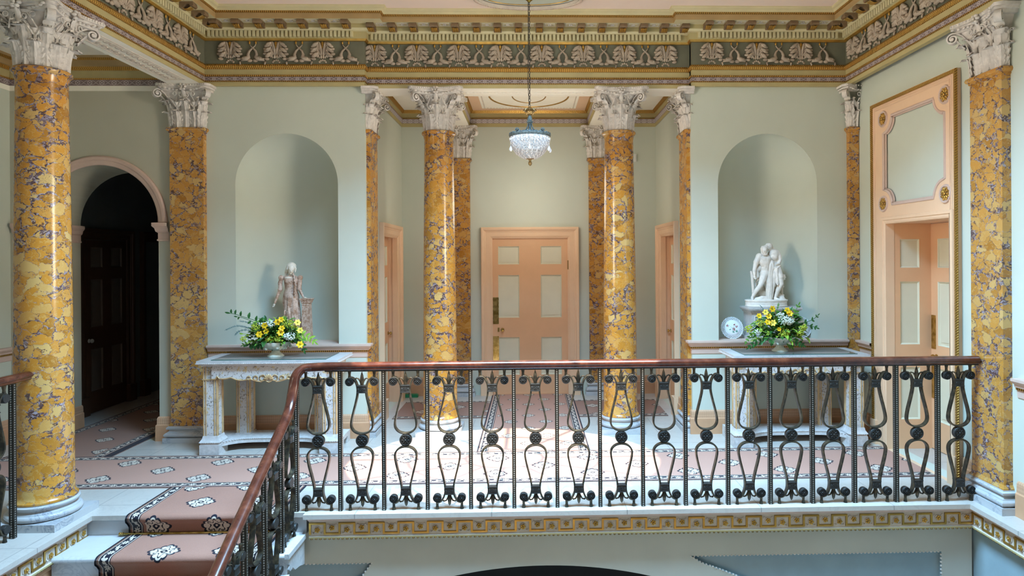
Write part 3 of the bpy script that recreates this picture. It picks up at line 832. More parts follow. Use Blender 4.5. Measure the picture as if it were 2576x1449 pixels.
# ---- gallery ceiling and cornice
gp = [(0, 3.805), (.004, 3.806), (.004, 3.858), (.010, 3.86), (.010, 3.925), (.018, 3.93), (.018, 3.94), (.008, 3.942), (.008, 4.02), (.02, 4.022), (.035, 4.06), (.05, 4.065), (.07, 4.12), (.10, 4.14), (.12, 4.16)]
t = MB(); t.mould([(-5.62, -3.4), (-5.62, YB), (-3.86, YB)], gp, [0, 0, 0, 1, 4, 4, 2, 2, 2, 4, 3, 3, 4, 3])
struct(t, 'trim_gallery_cornice', [M['pale'], M['violetg'], M['olive'], M['brownol'], M['gleaf']])
t = MB().box(-5.75, -3.8, -3.4, YB+.05, 4.16, 4.2); struct(t, 'ceiling_gallery', M['pale'])

# ---- ceiling oval around the lamp chain
t = MB(); rg = [(0, .010), (.018, .030), (.040, .022), (.048, .034), (.075, .030), (.085, .0)]
def ovf(u, v):
    k = rg[int(round(v*5))]; a = 2*pi*u; return ((.49+k[0])*cos(a), 6.70+(.235+k[0]*.75)*sin(a), ZC-k[1])
t.grid(ovf, 72, 5, cu=True)
for i in range(90):
    a = 2*pi*i/90; t.sphere((.545*cos(a), 6.70+.276*sin(a), ZC-.032), (.009, .009, .008), 1, 6, 4)
ov = struct(t, 'trim_ceiling_oval', [M['relief'], M['pinkmd']], smooth=50)
t = MB(); t.poly(circ(0, 6.70, .49, .235, 48), (), 'xy', ZC-.004, flip=True); t.build('oval_field', M['wall'], ov)
t = MB(); t.tube([(.44*cos(2*pi*i/48), 6.70+.20*sin(2*pi*i/48), ZC-.006) for i in range(48)], .005, 6, closed=True); t.build('gilt_line', M['gold'], ov)

# ---- dado rails and skirtings
dp = [(0, .885), (.008, .89), (.010, .945), (.020, .948), (.022, .966), (.030, .968), (.034, .990), (.050, 1.000), (.062, 1.015), (.062, 1.035), (0, 1.036)]
dmm = [0, 0, 0, 1, 1, 0, 0, 0, 0, 0]
sp_ = [(0, .262), (.008, .262), (.018, .245), (.020, .180), (.030, .170), (.032, .0)]
def dado(name, path, side=1):
    t = MB(); t.mould(path, dp, dmm, side=side); struct(t, name, [M['pinkmd'], M['gbead']])
def skirt(name, path, side=1):
    t = MB(); t.mould(path, sp_, [1, 1, 1, 0, 0], side=side); struct(t, name, [M['skirt'], M['skirtm']])
k = Mat('carved_skirting_moulding', (.60, .36, .22), .5); u, v = k.uv(); h = (u*(2*pi/.02)).sin()*.7+(v*(2*pi/.03)).sin()*.6; k.color(k.mix(h.ss(-.5, .6), (.52, .30, .17), (.62, .37, .22))); k.bump(h.v, .18, .003); M['skirtm'] = k.m
dado('trim_dado_left', [(-3.51, YB), (-XB, YB), (-XB, YB+.05)]); dado('trim_dado_right', [(XB, YB+.05), (XB, YB), (3.54, YB)])
dado('trim_dado_door_wall', [(XW, 7.18), (XW, 6.87)]); dado('trim_dado_near', [(XW, 4.83), (XW, -3.4)]); dado('trim_dado_gallery', [(-5.62, -3.4), (-5.62, YB)])
skirt('baseboard_left', [(-3.51, YB), (-XB, YB), (-XB, YB+.05)]); skirt('baseboard_right', [(XB, YB+.05), (XB, YB), (3.54, YB)])
skirt('baseboard_door_wall', [(XW, 7.15), (XW, 6.87)]); skirt('baseboard_case_near', [(XW, 5.44), (XW, 5.33)]); skirt('baseboard_near', [(XW, 4.83), (XW, -3.4)])
skirt('baseboard_gallery', [(-5.62, -3.4), (-5.62, YB), (-5.29, YB), (-5.29, YB+.62)]); skirt('baseboard_arch_right', [(-4.04, YB+.62), (-4.04, YB), (-3.90, YB)], 1)
for sx in (-1, 1):
    x = sx*1.83
    skirt('baseboard_recess', [(x, 7.66), (x, 8.0)] if sx < 0 else [(x, 8.0), (x, 7.66)])
    skirt('baseboard_recess_back', [(-1.83, 9.24), (-1.83, YR), (-1.24, YR)] if sx < 0 else [(1.24, YR), (1.83, YR), (1.83, 9.24)])
# ================================================================== orders
def frame3(O, T, N): return lambda x, y, z: Vector(O)+Vector(T)*x+Vector(N)*y+Vector((0, 0, 1))*z
def leaf(b, P, h, w_, lean=.02, curl=.11, lobes=5, nt=26, ns=14):
    """acanthus leaf: P(x, out, z); rises h, tip rolls outwards"""
    rc = h*curl
    def cl(t):
        if t < .72: q = t/.72; return lean*q*q*.6, q*(h-rc)
        a = (t-.72)/.28*2.7; return lean*.6+rc*(1-cos(a))*1.15, (h-rc)+rc*sin(a)
    def fn(u, v):
        s_ = v*2-1; o, z = cl(u)
        KW = ((0, .78), (.2, .95), (.4, 1.02), (.58, .86), (.72, .62), (.88, .54), (1, .32))
        for (ua, wa), (ub, wb) in zip(KW, KW[1:]):
            if u <= ub: wd = w_*(wa+(wb-wa)*(u-ua)/(ub-ua)); break
        lb = abs(sin(lobes*pi*u-.9*abs(s_)))
        wd *= 1-.40*abs(s_)**1.5*(1-lb)**1.3
        x = s_*wd/2
        k_ = w_/.12; rib = 2.718**(-(s_/.22)**2)*.009; o2 = o+.014+rib*k_-.012*k_*s_*s_+.011*k_*(lb-.5)*s_*s_*1.2+.0055*k_*cos(s_*9*pi)*(.3+.7*abs(s_))
        z2 = z+.020*k_*abs(s_)**1.5*lb-.012*s_*s_*(u > .72)
        return P(x, o2, z2)
    b.grid(fn, nt, ns)
    # solid back edge
    b.grid(lambda u, v: P((v*2-1)*w_*.40, cl(u)[0]-.002, cl(u)[1]), 5, 2, flip=True)
def scroll(b, P, pts, r, turns, width, th=.010):
    """stalk pts (out,z) that rolls into a spiral of radius r, ribbon across x"""
    (o0, z0) = pts[-1]; path = list(pts); n = int(turns*12); cx, cz = o0, z0-r
    for i in range(1, n+1):
        a = pi/2-2*pi*turns*i/n; rr = r*(1-.80*i/n); path.append((cx+rr*cos(a), cz+rr*sin(a)))
    k = len(path); vs = []
    for i in range(k):
        a = path[max(0, i-1)]; c_ = path[min(k-1, i+1)]; dx, dz = c_[0]-a[0], c_[1]-a[1]; L = hypot(dx, dz) or 1
        nx, nz = -dz/L*th/2, dx/L*th/2; wd = width*(.6+.4*min(1, i/4))/2
        wd *= 1+.35*max(0, (i-len(pts))/n)
        for sx, sg in ((-1, 1), (1, 1), (1, -1), (-1, -1)): vs.append(P(sx*wd, path[i][0]+sg*nx, path[i][1]+sg*nz))
    fs = [(i*4+j, i*4+(j+1) % 4, (i+1)*4+(j+1) % 4, (i+1)*4+j) for i in range(k-1) for j in range(4)]
    fs += [(3, 2, 1, 0), ((k-1)*4, (k-1)*4+1, (k-1)*4+2, (k-1)*4+3)]
    b.add(vs, fs)
    q = P(0, cx, cz); q1 = P(-width*.62, cx, cz); q2 = P(width*.62, cx, cz); b.tube([q1, q2], r*.26, 8)
def helix(b, P, sx, xc, zc_, r, out):
    pts = []
    for i in range(22):
        a = pi/2+sx*0-2*pi*1.5*i/21*(-sx); rr = r*(1-.75*i/21); pts.append(P(xc+rr*cos(a), out+.006*i/21, zc_+rr*sin(a)))
    st = [P(xc+sx*r*2.4, out-.03, zc_-r*2.6), P(xc+sx*r*1.7, out-.012, zc_-r*.9), P(xc+sx*r*.8, out, zc_+r*.75)]
    b.tube(st+pts, [.006]*len(st)+[.0075-.003*i/21 for i in range(22)], 6)
def calyx(b, P, h, x=0):
    for s_ in (-1, 1):
        Q = lambda a, o, z: P(x+s_*.022+a*cos(.4)+s_*z*.28, o, z)
        leaf(b, Q, h, .052, .015, .13, 4, 10, 6)
def abacus_pts(h, horn, sag, n=8):
    pts = []
    for k in range(4):
        a = pi/2*k
        e = []
        for i in range(n+1):
            t = -1+2*i/n; x = t*(h-horn); y = -(h-sag*(1-t*t)); e.append((x*cos(a)-y*sin(a), x*sin(a)+y*cos(a)))
        pts += e
    return pts
def egg_line(b, pts, z, r=.007, sp_=.022):
    P = [Vector((p[0], p[1], z)) for p in pts]; carry = 0
    for a, c_ in zip(P, P[1:]):
        L = (c_-a).length; n = max(1, int(L/sp_))
        for i in range(n): b.sphere(a+(c_-a)*((i+.5)/n), (r, r, r*1.3), 0, 6, 4)
HC = .452
def cap_round():
    b = MB()
    b.lathe([(.158, 0), (.160, .02), (.158, .12), (.165, .24), (.19, .32), (.225, .365), (.235, .38)], 32)
    for k in range(8):
        a = -pi/2+pi/8+k*pi/4; N = (cos(a), sin(a), 0); T = (-sin(a), cos(a), 0)
        leaf(b, frame3((N[0]*.155, N[1]*.155, 0), T, N), .175, .125, .030, .16)
    for k in range(8):
        a = -pi/2+k*pi/4; N = (cos(a), sin(a), 0); T = (-sin(a), cos(a), 0)
        leaf(b, frame3((N[0]*.150, N[1]*.150, 0), T, N), .285, .125, .045, .12, 6)
    for k in range(8):
        a = -pi/2+pi/8+k*pi/4; N = Vector((cos(a), sin(a), 0)); T = (-sin(a), cos(a), 0)
        b.tube([N*.165+Vector((0, 0, .15)), N*.170+Vector((0, 0, .235)), N*.186+Vector((0, 0, .27))], [.012, .013, .024], 8)
        P = frame3((N[0]*.172, N[1]*.172, .215), T, N)
        for s_ in (-1, 1): leaf(b, (lambda x, o, z, s_=s_: P(x*.8+s_*(.010+z*.55), o, z)), .10, .052, .03, .2, 3, 8, 6)
    for k in range(4):
        a = -pi/4+k*pi/2; N = (cos(a), sin(a), 0); T = (-sin(a), cos(a), 0); P = frame3((0, 0, 0), T, N)
        scroll(b, P, [(.175, .235), (.195, .30), (.235, .352), (.290, .386), (.322, .388)], .048, 1.6, .050, .012)
        leaf(b, lambda x, o, z: P(x, .205+o+z*.62, .235+z), .115, .075, .02, .2, 4, 10, 6)
    for k in range(4):
        a = -pi/2+k*pi/2; N = (cos(a), sin(a), 0); T = (-sin(a), cos(a), 0); P = frame3((0, 0, 0), T, N)
        for s_ in (-1, 1): helix(b, P, s_, s_*.030, .338, .030, .215)
        for i in range(6): b.sphere(P(.030*cos(pi*i/3), .262, .418+.026*sin(pi*i/3)), (.018, .018, .014), 0, 7, 5)
        b.sphere(P(0, .275, .418), .013, 0, 8, 6)
        leaf(b, lambda x, o, z: P(x, .215+o, .285+z), .12, .05, .045, .2, 3, 8, 6)
        for s_ in (-1, 1):
            for i in range(5): b.sphere(P(s_*(.075+.035*i), .225+.010*i*i*.4, .392+.003*i), (.019, .010, .011), 0, 7, 5)
            b.tube([P(s_*(.095+.019*cos(2*pi*i/10)), .222, .350+.019*sin(2*pi*i/10)) for i in range(10)], .005, 5, closed=True)
    for z0, z1, h, sg in ((.378, .405, .268, .052), (.405, .425, .282, .052), (.425, HC, .300, .055)):
        b.slab(abacus_pts(h, .035, sg), z0, z1, 'xy')
    egg_line(b, [p for p in abacus_pts(.302, .035, .055)], .440)
    return b
def cap_flat(hw=.18, dp_=.07, only=None):
    """pilaster capital: wall plane y=0, face looks towards -y at y=-dp_"""
    b = MB()
    def rect(k, z): return [(-hw-k, 0.0, z), (-hw-k, -dp_-k, z), (hw+k, -dp_-k, z), (hw+k, 0.0, z)]
    zs = [(0, 0), (.004, .12), (.012, .25), (.035, .33), (.055, .38)]
    vs = [p for k, z in zs for p in rect(k-.012, z)]
    b.add(vs, [(i*4+j, i*4+j+1, (i+1)*4+j+1, (i+1)*4+j) for i in range(len(zs)-1) for j in range(3)])
    F = lambda x0: frame3((x0, -dp_+.012, 0), (1, 0, 0), (0, -1, 0))
    for x0 in (-.09, .09): leaf(b, F(x0), .175, .13, .030, .16)
    leaf(b, F(0), .285, .125, .045, .12, 6)
    for s_ in (-1, 1):
        N = (s_*.7071, -.7071, 0); T = (.7071, s_*.7071, 0)
        P = frame3((s_*(hw-.016), -dp_+.016, 0), T, N)
        leaf(b, P, .285, .12, .045, .12, 6); leaf(b, frame3((s_*(hw-.01), -dp_+.01, 0), T, N), .165, .06, .02, .16)
        P2 = frame3((s_*(hw-.13), -dp_+.13, 0), T, N)
        scroll(b, P2, [(.175, .235), (.195, .30), (.230, .352), (.275, .386), (.300, .388)], .046, 1.6, .048, .012)
        leaf(b, lambda x, o, z: P2(x, .20+o+z*.6, .235+z), .115, .07, .02, .2, 4, 10, 6)
        # return side
        Ps = frame3((s_*(hw-.012), -dp_*.45, 0), (0, s_, 0), (s_, 0, 0)); leaf(b, Ps, .175, .07, .02, .16); leaf(b, Ps, .27, .055, .03, .12, 6)
        b.tube([(s_*.09, -dp_-.004, .15), (s_*.09, -dp_-.010, .235), (s_*.09, -dp_-.026, .27)], [.012, .013, .024], 8)
        Pc = frame3((s_*.09, -dp_-.006, .215), (1, 0, 0), (0, -1, 0))
        for q in (-1, 1): leaf(b, (lambda x, o, z, q=q: Pc(x*.8+q*(.010+z*.6), o, z)), .10, .052, .03, .2, 3, 8, 6)
        G = frame3((0, -dp_+.17, 0), (1, 0, 0), (0, -1, 0))
        helix(b, G, s_, s_*.030, .338, .030, .215)
        for i in range(5): b.sphere(G(s_*(.075+.035*i), .225+.004*i*i, .392+.003*i), (.019, .010, .011), 0, 7, 5)
        b.tube([G(s_*(.095+.019*cos(2*pi*i/10)), .220, .350+.019*sin(2*pi*i/10)) for i in range(10)], .005, 5, closed=True)
    for i in range(6): b.sphere(G(.030*cos(pi*i/3), .250, .418+.026*sin(pi*i/3)), (.018, .018, .014), 0, 7, 5)
    b.sphere(G(0, .262, .418), .013, 0, 8, 6)
    leaf(b, lambda x, o, z: G(x, .205+o, .285+z), .12, .05, .045, .2, 3, 8, 6)
    for z0, z1, h, sg in ((.378, .405, .262, .045), (.405, .425, .275, .045), (.425, HC, .292, .048)):
        yb = -dp_-(h-hw)
        fr_ = [(t*(h-.035), yb+sg*(1-t*t)) for t in [-1+i/4 for i in range(9)]]
        o = [(-h, 0.0), (-h, yb+.045)]+fr_+[(h, yb+.045), (h, 0.0)]
        b.slab(o, z0, z1, 'xy')
    egg_line(b, fr_, .440); return b
RB, RT = .190, .163
def shaft_round():
    b = MB(); z0, z1 = .176, 3.398
    pr_ = [(RB+.022, z0), (RB+.022, z0+.012), (RB+.010, z0+.022), (RB, z0+.05)]
    for i in range(1, 13):
        t = i/12; pr_.append((RB-(RB-RT)*t**1.5, z0+.05+(z1-.10-z0-.05)*t))
    pr_ += [(RT+.008, z1-.062), (RT+.010, z1-.052), (RT+.010, z1-.046), (RT+.022, z1-.040), (RT+.030, z1-.026), (RT+.028, z1-.012), (RT+.018, z1-.004), (RT-.01, z1)]
    b.lathe(pr_, 64); return b
BP = [(.205, .055), (.232, .062), (.243, .078), (.242, .092), (.231, .104), (.222, .106), (.221, .112), (.209, .117), (.201, .127), (.205, .138), (.217, .141), (.224, .150), (.224, .160), (.216, .168), (.209, .170), (.209, .176)]
def base_round():
    b = MB(); b.box(-.245, .245, -.245, .245, 0, .055); b.lathe(BP, 64); return b
def pil_box(hw, d, z0, z1, b, grow=0, cut=None):
    x1 = hw+grow if cut is None else cut
    b.box(-hw-grow, x1, -d-grow, 0, z0, z1)
def base_flat(hw, d, cut=None):
    b = MB(); pil_box(hw, d, 0, .055, b, .062, cut)
    x1 = hw if cut is None else cut; path = [(-hw, 0), (-hw, -d), (x1, -d)]+([(x1, 0)] if cut is None else [])
    b.mould(path, [(-.02, .055)]+[(r-.19+.002, z) for r, z in BP]+[(-.02, .176)], side=1); return b
def shaft_flat(hw, d, cut=None):
    b = MB(); x1 = hw if cut is None else cut; z0, z1 = .170, 3.398
    path = [(-hw, 0), (-hw, -d), (x1, -d)]+([(x1, 0)] if cut is None else [])
    b.mould(path, [(.016, z0), (.016, z0+.014), (0, z0+.04), (0, z1-.062), (.008, z1-.058), (.008, z1-.046), (.022, z1-.038), (.028, z1-.024), (.022, z1-.006), (-.03, z1)]); return b
GC = 'scagliola columns of the central screen'
CR = cap_round(); cm_ = None
def column(x, y, label, group=None):
    global cm_
    e_ = empty('corinthian_column', (x, y, 0), 0, label, 'column', group)
    if cm_ is None:
        cm_ = (base_round().build('base', M['base'], e_), shaft_round().build('shaft', M['scag'], e_), CR.build('capital', M['stone'], e_, smooth=75))
        cm_[2].location.z = 3.398
    else:
        for o in cm_: dup(o, e_)
    return e_
column(-3.68, 5.06, 'large marbled yellow column at left foreground, at head of stairs')
column(-1.025, 7.48, 'marbled yellow column left of the central door, beneath the chandelier beam')
column(1.025, 7.48, 'marbled yellow column right of the central door, sunlight on its lower shaft')
CF = cap_flat(); CAPF = None
def pilaster(x, y, rz, label, hw=.18, d=.07, cut=None, mat='scag2'):
    global CAPF
    e_ = empty('marbled_pilaster', (x, y, 0), rz, label, 'pilaster', 'yellow marbled wall pilasters')
    del e_['group']
    base_flat(hw, d, cut).build('base', M['base'], e_, smooth=30); shaft_flat(hw, d, cut).build('shaft', M[mat], e_, smooth=0)
    if cut is not None:
        c_ = MB(); 
        for fidx, f_ in enumerate(CF.f): pass
        c_.merge(CF); keep = [i for i, f_ in enumerate(c_.f) if all(c_.v[k][0] < cut for k in f_)]
        c_.f = [c_.f[i] for i in keep]; c_.m = [c_.m[i] for i in keep]; c_.uv = [c_.uv[i] for i in keep]
        o = c_.build('capital', M['stone'], e_, smooth=55)
    elif CAPF is None: o = CAPF = CF.build('capital', M['stone'], e_, smooth=75)
    else: o = dup(CAPF, e_)
    o.location.z = 3.398; return e_
pilaster(-3.70, YB, 0, 'marbled pilaster between the dark archway and the left niche')
pilaster(3.73, YB, 0, 'narrow marbled corner pilaster between right niche and tall doorcase', cut=-.075)
pilaster(XW, 5.07, radians(-90), 'large marbled pilaster at right foreground, where the handrail ends')
pilaster(-1.83, 7.48, radians(90), 'marbled pilaster at edge of the left niche wall, facing the left column', mat='scag')
pilaster(1.83, 7.48, radians(-90), 'marbled pilaster at edge of the right niche wall, facing the right column', mat='scag')
pilaster(-1.03, YR, 0, 'marbled pilaster on back wall just left of the central door')
pilaster(1.03, YR, 0, 'marbled pilaster on back wall just right of the central door')

# ================================================================== doors and doorcases
def door_leaf(e_, x0, x1, z1, cols, rows, mats=('peach', 'dcream'), y=0, th=.045, knob=None, seam=True):
    """leaf in the xz plane, face at y looking to -y"""
    b = MB(); holes = [[(a, c_), (a, d_), (b_, d_), (b_, c_)] for (a, b_) in cols for (c_, d_) in rows]
    b.slab([(x0, .008), (x0, z1), (x1, z1), (x1, .008)], y, y+th, 'xz', holes=[h[::-1] for h in holes])
    if seam: xm = (x0+x1)/2; b.box(xm-.003, xm+.003, y-.002, y+.001, .01, z1-.005)
    lf = b.build('door_leaf', M[mats[0]], e_, smooth=0)
    for (a, b_) in cols:
        for (c_, d_) in rows:
            p = MB(); i = .016
            p.frame(a+i, b_-i, c_+i, d_-i, [(0, -.016), (.006, -.012), (.010, -.002), (i, 0.002)], y=y, closed=True)
            p.box(a+i, b_-i, y+.014, y+.02, c_+i, d_-i)
            p.box(a+i+.022, b_-i-.022, y+.008, y+.015, c_+i+.022, d_-i-.022)
            p.build('door_panel', M[mats[1]], lf, smooth=0)
    return lf
def architrave(e_, x0, x1, z1, w_=.148, y=0, mat='peachlt', block=True):
    s_ = w_/.148
    b = MB(); pr_ = [(-.012, -.06), (-.012, .008), (0, .012), (.004, .020), (.018*s_, .022), (.020*s_, .028), (.078*s_, .030), (.082*s_, .036), (.098*s_, .040), (.104*s_, .052), (.120*s_, .060), (.140*s_, .062), (.148*s_, .058), (.148*s_, 0)]
    b.frame(x0, x1, .236, z1, pr_, y=y)
    o = b.build('architrave', M[mat], e_, smooth=0)
    if block:
        for sx, xx in ((-1, x0), (1, x1)):
            k_ = MB(); a, c_ = sorted((xx-sx*.014, xx+sx*(w_+.012))); k_.box(a, c_, y-.072, y+.06, 0, .235); k_.build('plinth_block', M[mat], e_, smooth=0)
    return o
def finger_plate(b, x0, x1, z0, z1, y):
    n = 7; o = [(x0, z0)]
    pts = [(x0+(x1-x0)*i/n, z0-.004*(i % 2)) for i in range(n+1)]+[(x1+.003*(i % 2), z0+(z1-z0)*i/14) for i in range(1, 14)]+[(x1-(x1-x0)*i/n, z1+.004*(i % 2)) for i in range(n+1)]+[(x0-.003*(i % 2), z1-(z1-z0)*i/14) for i in range(1, 14)]
    b.slab(pts, y-.004, y, 'xz')
def knob(b, x, y, z, r=.022):
    b.lathe([(0, 0), (.026, 0), (.026, .004), (.010, .008), (.008, .022), (r*.8, .026), (r, .038), (r*.8, .050), (0, .054)], 16)
    for i in range(len(b.v)-16*9, len(b.v)): a, c_, d_ = b.v[i]; b.v[i] = (x+a, y-d_, z+c_)
ROWS = [(.285, .825), (1.108, 1.722), (1.877, 2.137)]
e_ = empty('door_1', (0, YR, 0), kind=S, label='closed peach panelled door in the centre of the back wall')
lf = door_leaf(e_, -.551, .556, 2.258, [(-.458, -.155), (.155, .455)], ROWS, y=.015)
architrave(e_, -.551, .556, 2.262)
b = MB(); finger_plate(b, -.535, -.455, .44, .84, .015); lf2 = b.build('finger_plate', M['brass'], lf, smooth=0)
b = MB(); finger_plate(b, -.535, -.455, 1.02, 1.40, .015); b.build('finger_plate', M['brass'], lf, smooth=0)
b = MB(); knob(b, -.40, .015, .935, .026); b.box(-.47, -.445, .006, .015, .905, .965); b.build('door_knob', M['brass'], lf)
b = MB(); b.tube([(.552, -.004, 1.80), (.552, -.004, 1.93)], .011, 8); b.build('hinge', M['bronzeg'], lf)
b = MB().box(-.555, .56, -.03, .2, 0, .012); b.build('threshold', M['skirt'], e_, smooth=0)
def side_door(n, x, rz, label):
    e_ = empty('door_%d' % n, (x, 8.62, 0), rz, kind=S, label=label)
    lf = door_leaf(e_, -.458, .458, 2.265, [(-.36, -.13), (.13, .36)], ROWS, y=.115)
    architrave(e_, -.458, .458, 2.262)
    b = MB(); b.frame(-.46, .46, .0, 2.268, [(0, -.14), (0, 0)]); b.build('door_lining', M['peachlt'], e_, smooth=0)
    b = MB(); knob(b, -.40 if rz < 0 else .40, .115, .95); b.build('door_knob', M['brass'], lf)
side_door(2, -1.83, radians(90), 'peach panelled door set into the left wall of the recess')
side_door(3, 1.83, radians(-90), 'peach panelled door set into the right wall of the recess')

# tall doorcase on the right wall; local x = 6.07 - worldY, looks to -y (= world -x)
yc = 6.155
e_ = empty('door_4', (XW, yc, 0), radians(-90), kind=S, label='tall pink doorcase with gilded rosettes on the right wall')
X0, X1 = yc-6.84, yc-5.466
O0, O1 = yc-6.57, yc-5.557
def L(yw): return yc-yw
b = MB(); r_ = .135; cen = [(L(6.61), 2.495), (L(6.61), 3.358), (L(5.60), 3.358), (L(5.60), 2.495)]
px0, px1, pz0, pz1 = L(6.60), L(5.61), 2.475, 3.365
def notch():
    pts = []; R_ = .155; N_ = 10
    for (cx, cz, a0) in ((px0, pz0, 0), (px0, pz1, -90), (px1, pz1, 180), (px1, pz0, 90)):
        for i in range(N_+1):
            a = radians(a0+90*i/N_); pts.append((cx+R_*cos(a), cz+R_*sin(a)))
    return pts
nt_ = notch()
b.slab([(X0, 0), (X0, 3.55), (X1, 3.55), (X1, 0)], -.048, 0, 'xz', holes=[nt_, [(O0, .0001), (O1, .0001), (O1, 2.29), (O0, 2.29)]])
case = b.build('doorcase', M['peachlt'], e_, smooth=0)
b = MB(); b.box(px0-.05, px1+.05, -.014, -.008, pz0-.05, pz1+.05); b.build('over_door_panel', M['wall'], e_, smooth=0)
b = MB()
for q, rr in ((0, .014), (-.028, .009)):
    cx, cz = (px0+px1)/2, (pz0+pz1)/2
    P = []
    for i, (x, z) in enumerate(nt_):
        k_ = i//11; c0 = [(px0, pz0), (px0, pz1), (px1, pz1), (px1, pz0)][k_]
        dx, dz = x-c0[0], z-c0[1]; l_ = hypot(dx, dz); P.append((x+dx/l_*(-q)*-1*0+dx/l_*(q if False else 0), -.046+(0 if q == 0 else .016), z))
    if q:
        P = [(x+(cx-x)*.035, y, z+(cz-z)*.035) for x, y, z in P]
    b.tube(P, rr, 8, closed=True)
b.build('panel_moulding', M['pinkmd'], e_)
b = MB()
for off in (0, .024): b.frame(X0+.085, X1-.085, .24, 3.55-.085, [(off, .050), (off+.004, .056), (off+.010, .056), (off+.014, .050)])
b.frame(O0, O1, 0, 2.29, [(-.004, -.04), (-.004, .050), (.010, .056), (.03, .056), (.034, .064), (.06, .064), (.064, .055), (.064, .040)])
b.build('raised_moulding', M['peachlt'], e_, smooth=0)
b = MB(); b.frame(X0+.040, X1-.012, .02, 3.55-.040, [(0, .045), (.004, .060), (.030, .064), (.036, .045)], [0, 0, 0])
b.build('gilded_leaf_border', M['gleaf'], e_, smooth=0)
b = MB(); b.box(X0-.004, X0+.10, -.075, 0, 0, .25); b.box(X1-.10, X1+.004, -.075, 0, 0, .25); b.build('plinth_block', M['peachlt'], e_, smooth=0)
ros = MB(); ros.lathe([(.0, .004), (.062, .004), (.066, .012), (.078, .014), (.084, .004), (.084, 0)], 28, mat=1)
for k_ in range(8):
    a = 2*pi*k_/8; ros.sphere((.034*cos(a), .034*sin(a), .010), (.020, .011, .010), 0, 8, 5, Matrix.Rotation(a, 3, 'Z'))
    a += pi/8; ros.sphere((.050*cos(a), .050*sin(a), .008), (.013, .009, .008), 0, 8, 5, Matrix.Rotation(a, 3, 'Z'))
ros.sphere((0, 0, .014), (.014, .014, .010), 0, 8, 5)
ros.xf(Matrix.Rotation(pi/2, 4, 'X'))
rp = None
for (cx, cz) in ((L(6.60), 3.358), (L(5.60), 3.358), (L(5.60), 2.496), (L(6.60), 2.492)):
    rp_ = ros.build('rosette', [M['gold'], M['pinkmd']], e_) if rp is None else dup(rp, e_)
    rp = rp or rp_; rp_.location = (cx, -.048, cz)
# deep panelled reveal and the door behind
def reveal(side):
    en = MB(); D0, D1 = .0, .42
    b = MB(); x = O0 if side < 0 else O1
    cols = [(.10, .30)]; rows = [(.30, .83), (1.06, 1.70), (1.84, 2.13)]
    holes = [[(a, c_), (a, d_), (b_, d_), (b_, c_)][::-1] for a, b_ in cols for c_, d_ in rows]
    lo, hi = (x-.04, x) if side < 0 else (x, x+.04)
    b.slab([(-.02, 0), (-.02, 2.29), (D1, 2.29), (D1, 0)], lo, hi, 'yz', holes=holes)
    o = b.build('reveal', M['peach'], e_, smooth=0)
    for c_, d_ in rows:
        p = MB(); xx = (x-.014) if side < 0 else (x+.014); lo2, hi2 = sorted((xx, xx+side*.01))
        p.box(lo2, hi2, .10, .30, c_, d_); p.frame(.115, .285, c_+.015, d_-.015, [(0, 0), (.006, .006), (.015, .012)], closed=True)
        for i in range(len(p.v)-12, len(p.v)):
            a, d2, z = p.v[i]; p.v[i] = (xx-side*(-d2)*1.0, a, z)
        p.build('reveal_panel', M['dcream'], o, smooth=0)
reveal(-1); reveal(1)
b = MB().box(O0-.04, O1+.04, -.02, .46, 2.29, 2.33); b.build('reveal_soffit', M['peachlt'], e_, smooth=0)
lf = door_leaf(e_, O0+.0, O1, 2.285, [(O0+.11, O0+.40), (O0+.61, O1-.11)], [(.30, .83), (1.06, 1.70), (1.84, 2.13)], y=.42, seam=False)
b = MB(); b.slab([(O0+.008, 1.02), (O0+.008, 1.36), (O0+.075, 1.36), (O0+.075, 1.02)], .414, .42, 'xz'); b.slab([(O0+.008, .52), (O0+.008, .86), (O0+.075, .86), (O0+.075, .52)], .414, .42, 'xz')
b.build('finger_plate', M['brass'], lf, smooth=0)
b = MB(); knob(b, O0+.085, .42, .945, .026); b.build('door_knob', M['brass'], lf)

# dark door in the corridor on the left
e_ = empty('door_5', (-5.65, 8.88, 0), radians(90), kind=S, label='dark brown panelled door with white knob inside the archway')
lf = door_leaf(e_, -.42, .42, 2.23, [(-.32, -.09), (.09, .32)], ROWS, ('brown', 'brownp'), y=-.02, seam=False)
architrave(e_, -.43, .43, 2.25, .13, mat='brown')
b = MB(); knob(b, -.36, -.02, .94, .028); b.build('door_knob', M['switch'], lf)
b = MB(); architrave(empty('door_6', (-5.65, 10.2, 0), radians(90), kind=S, label='second dark doorcase further down the corridor'), -.42, .42, 2.25, .13, mat='brown')
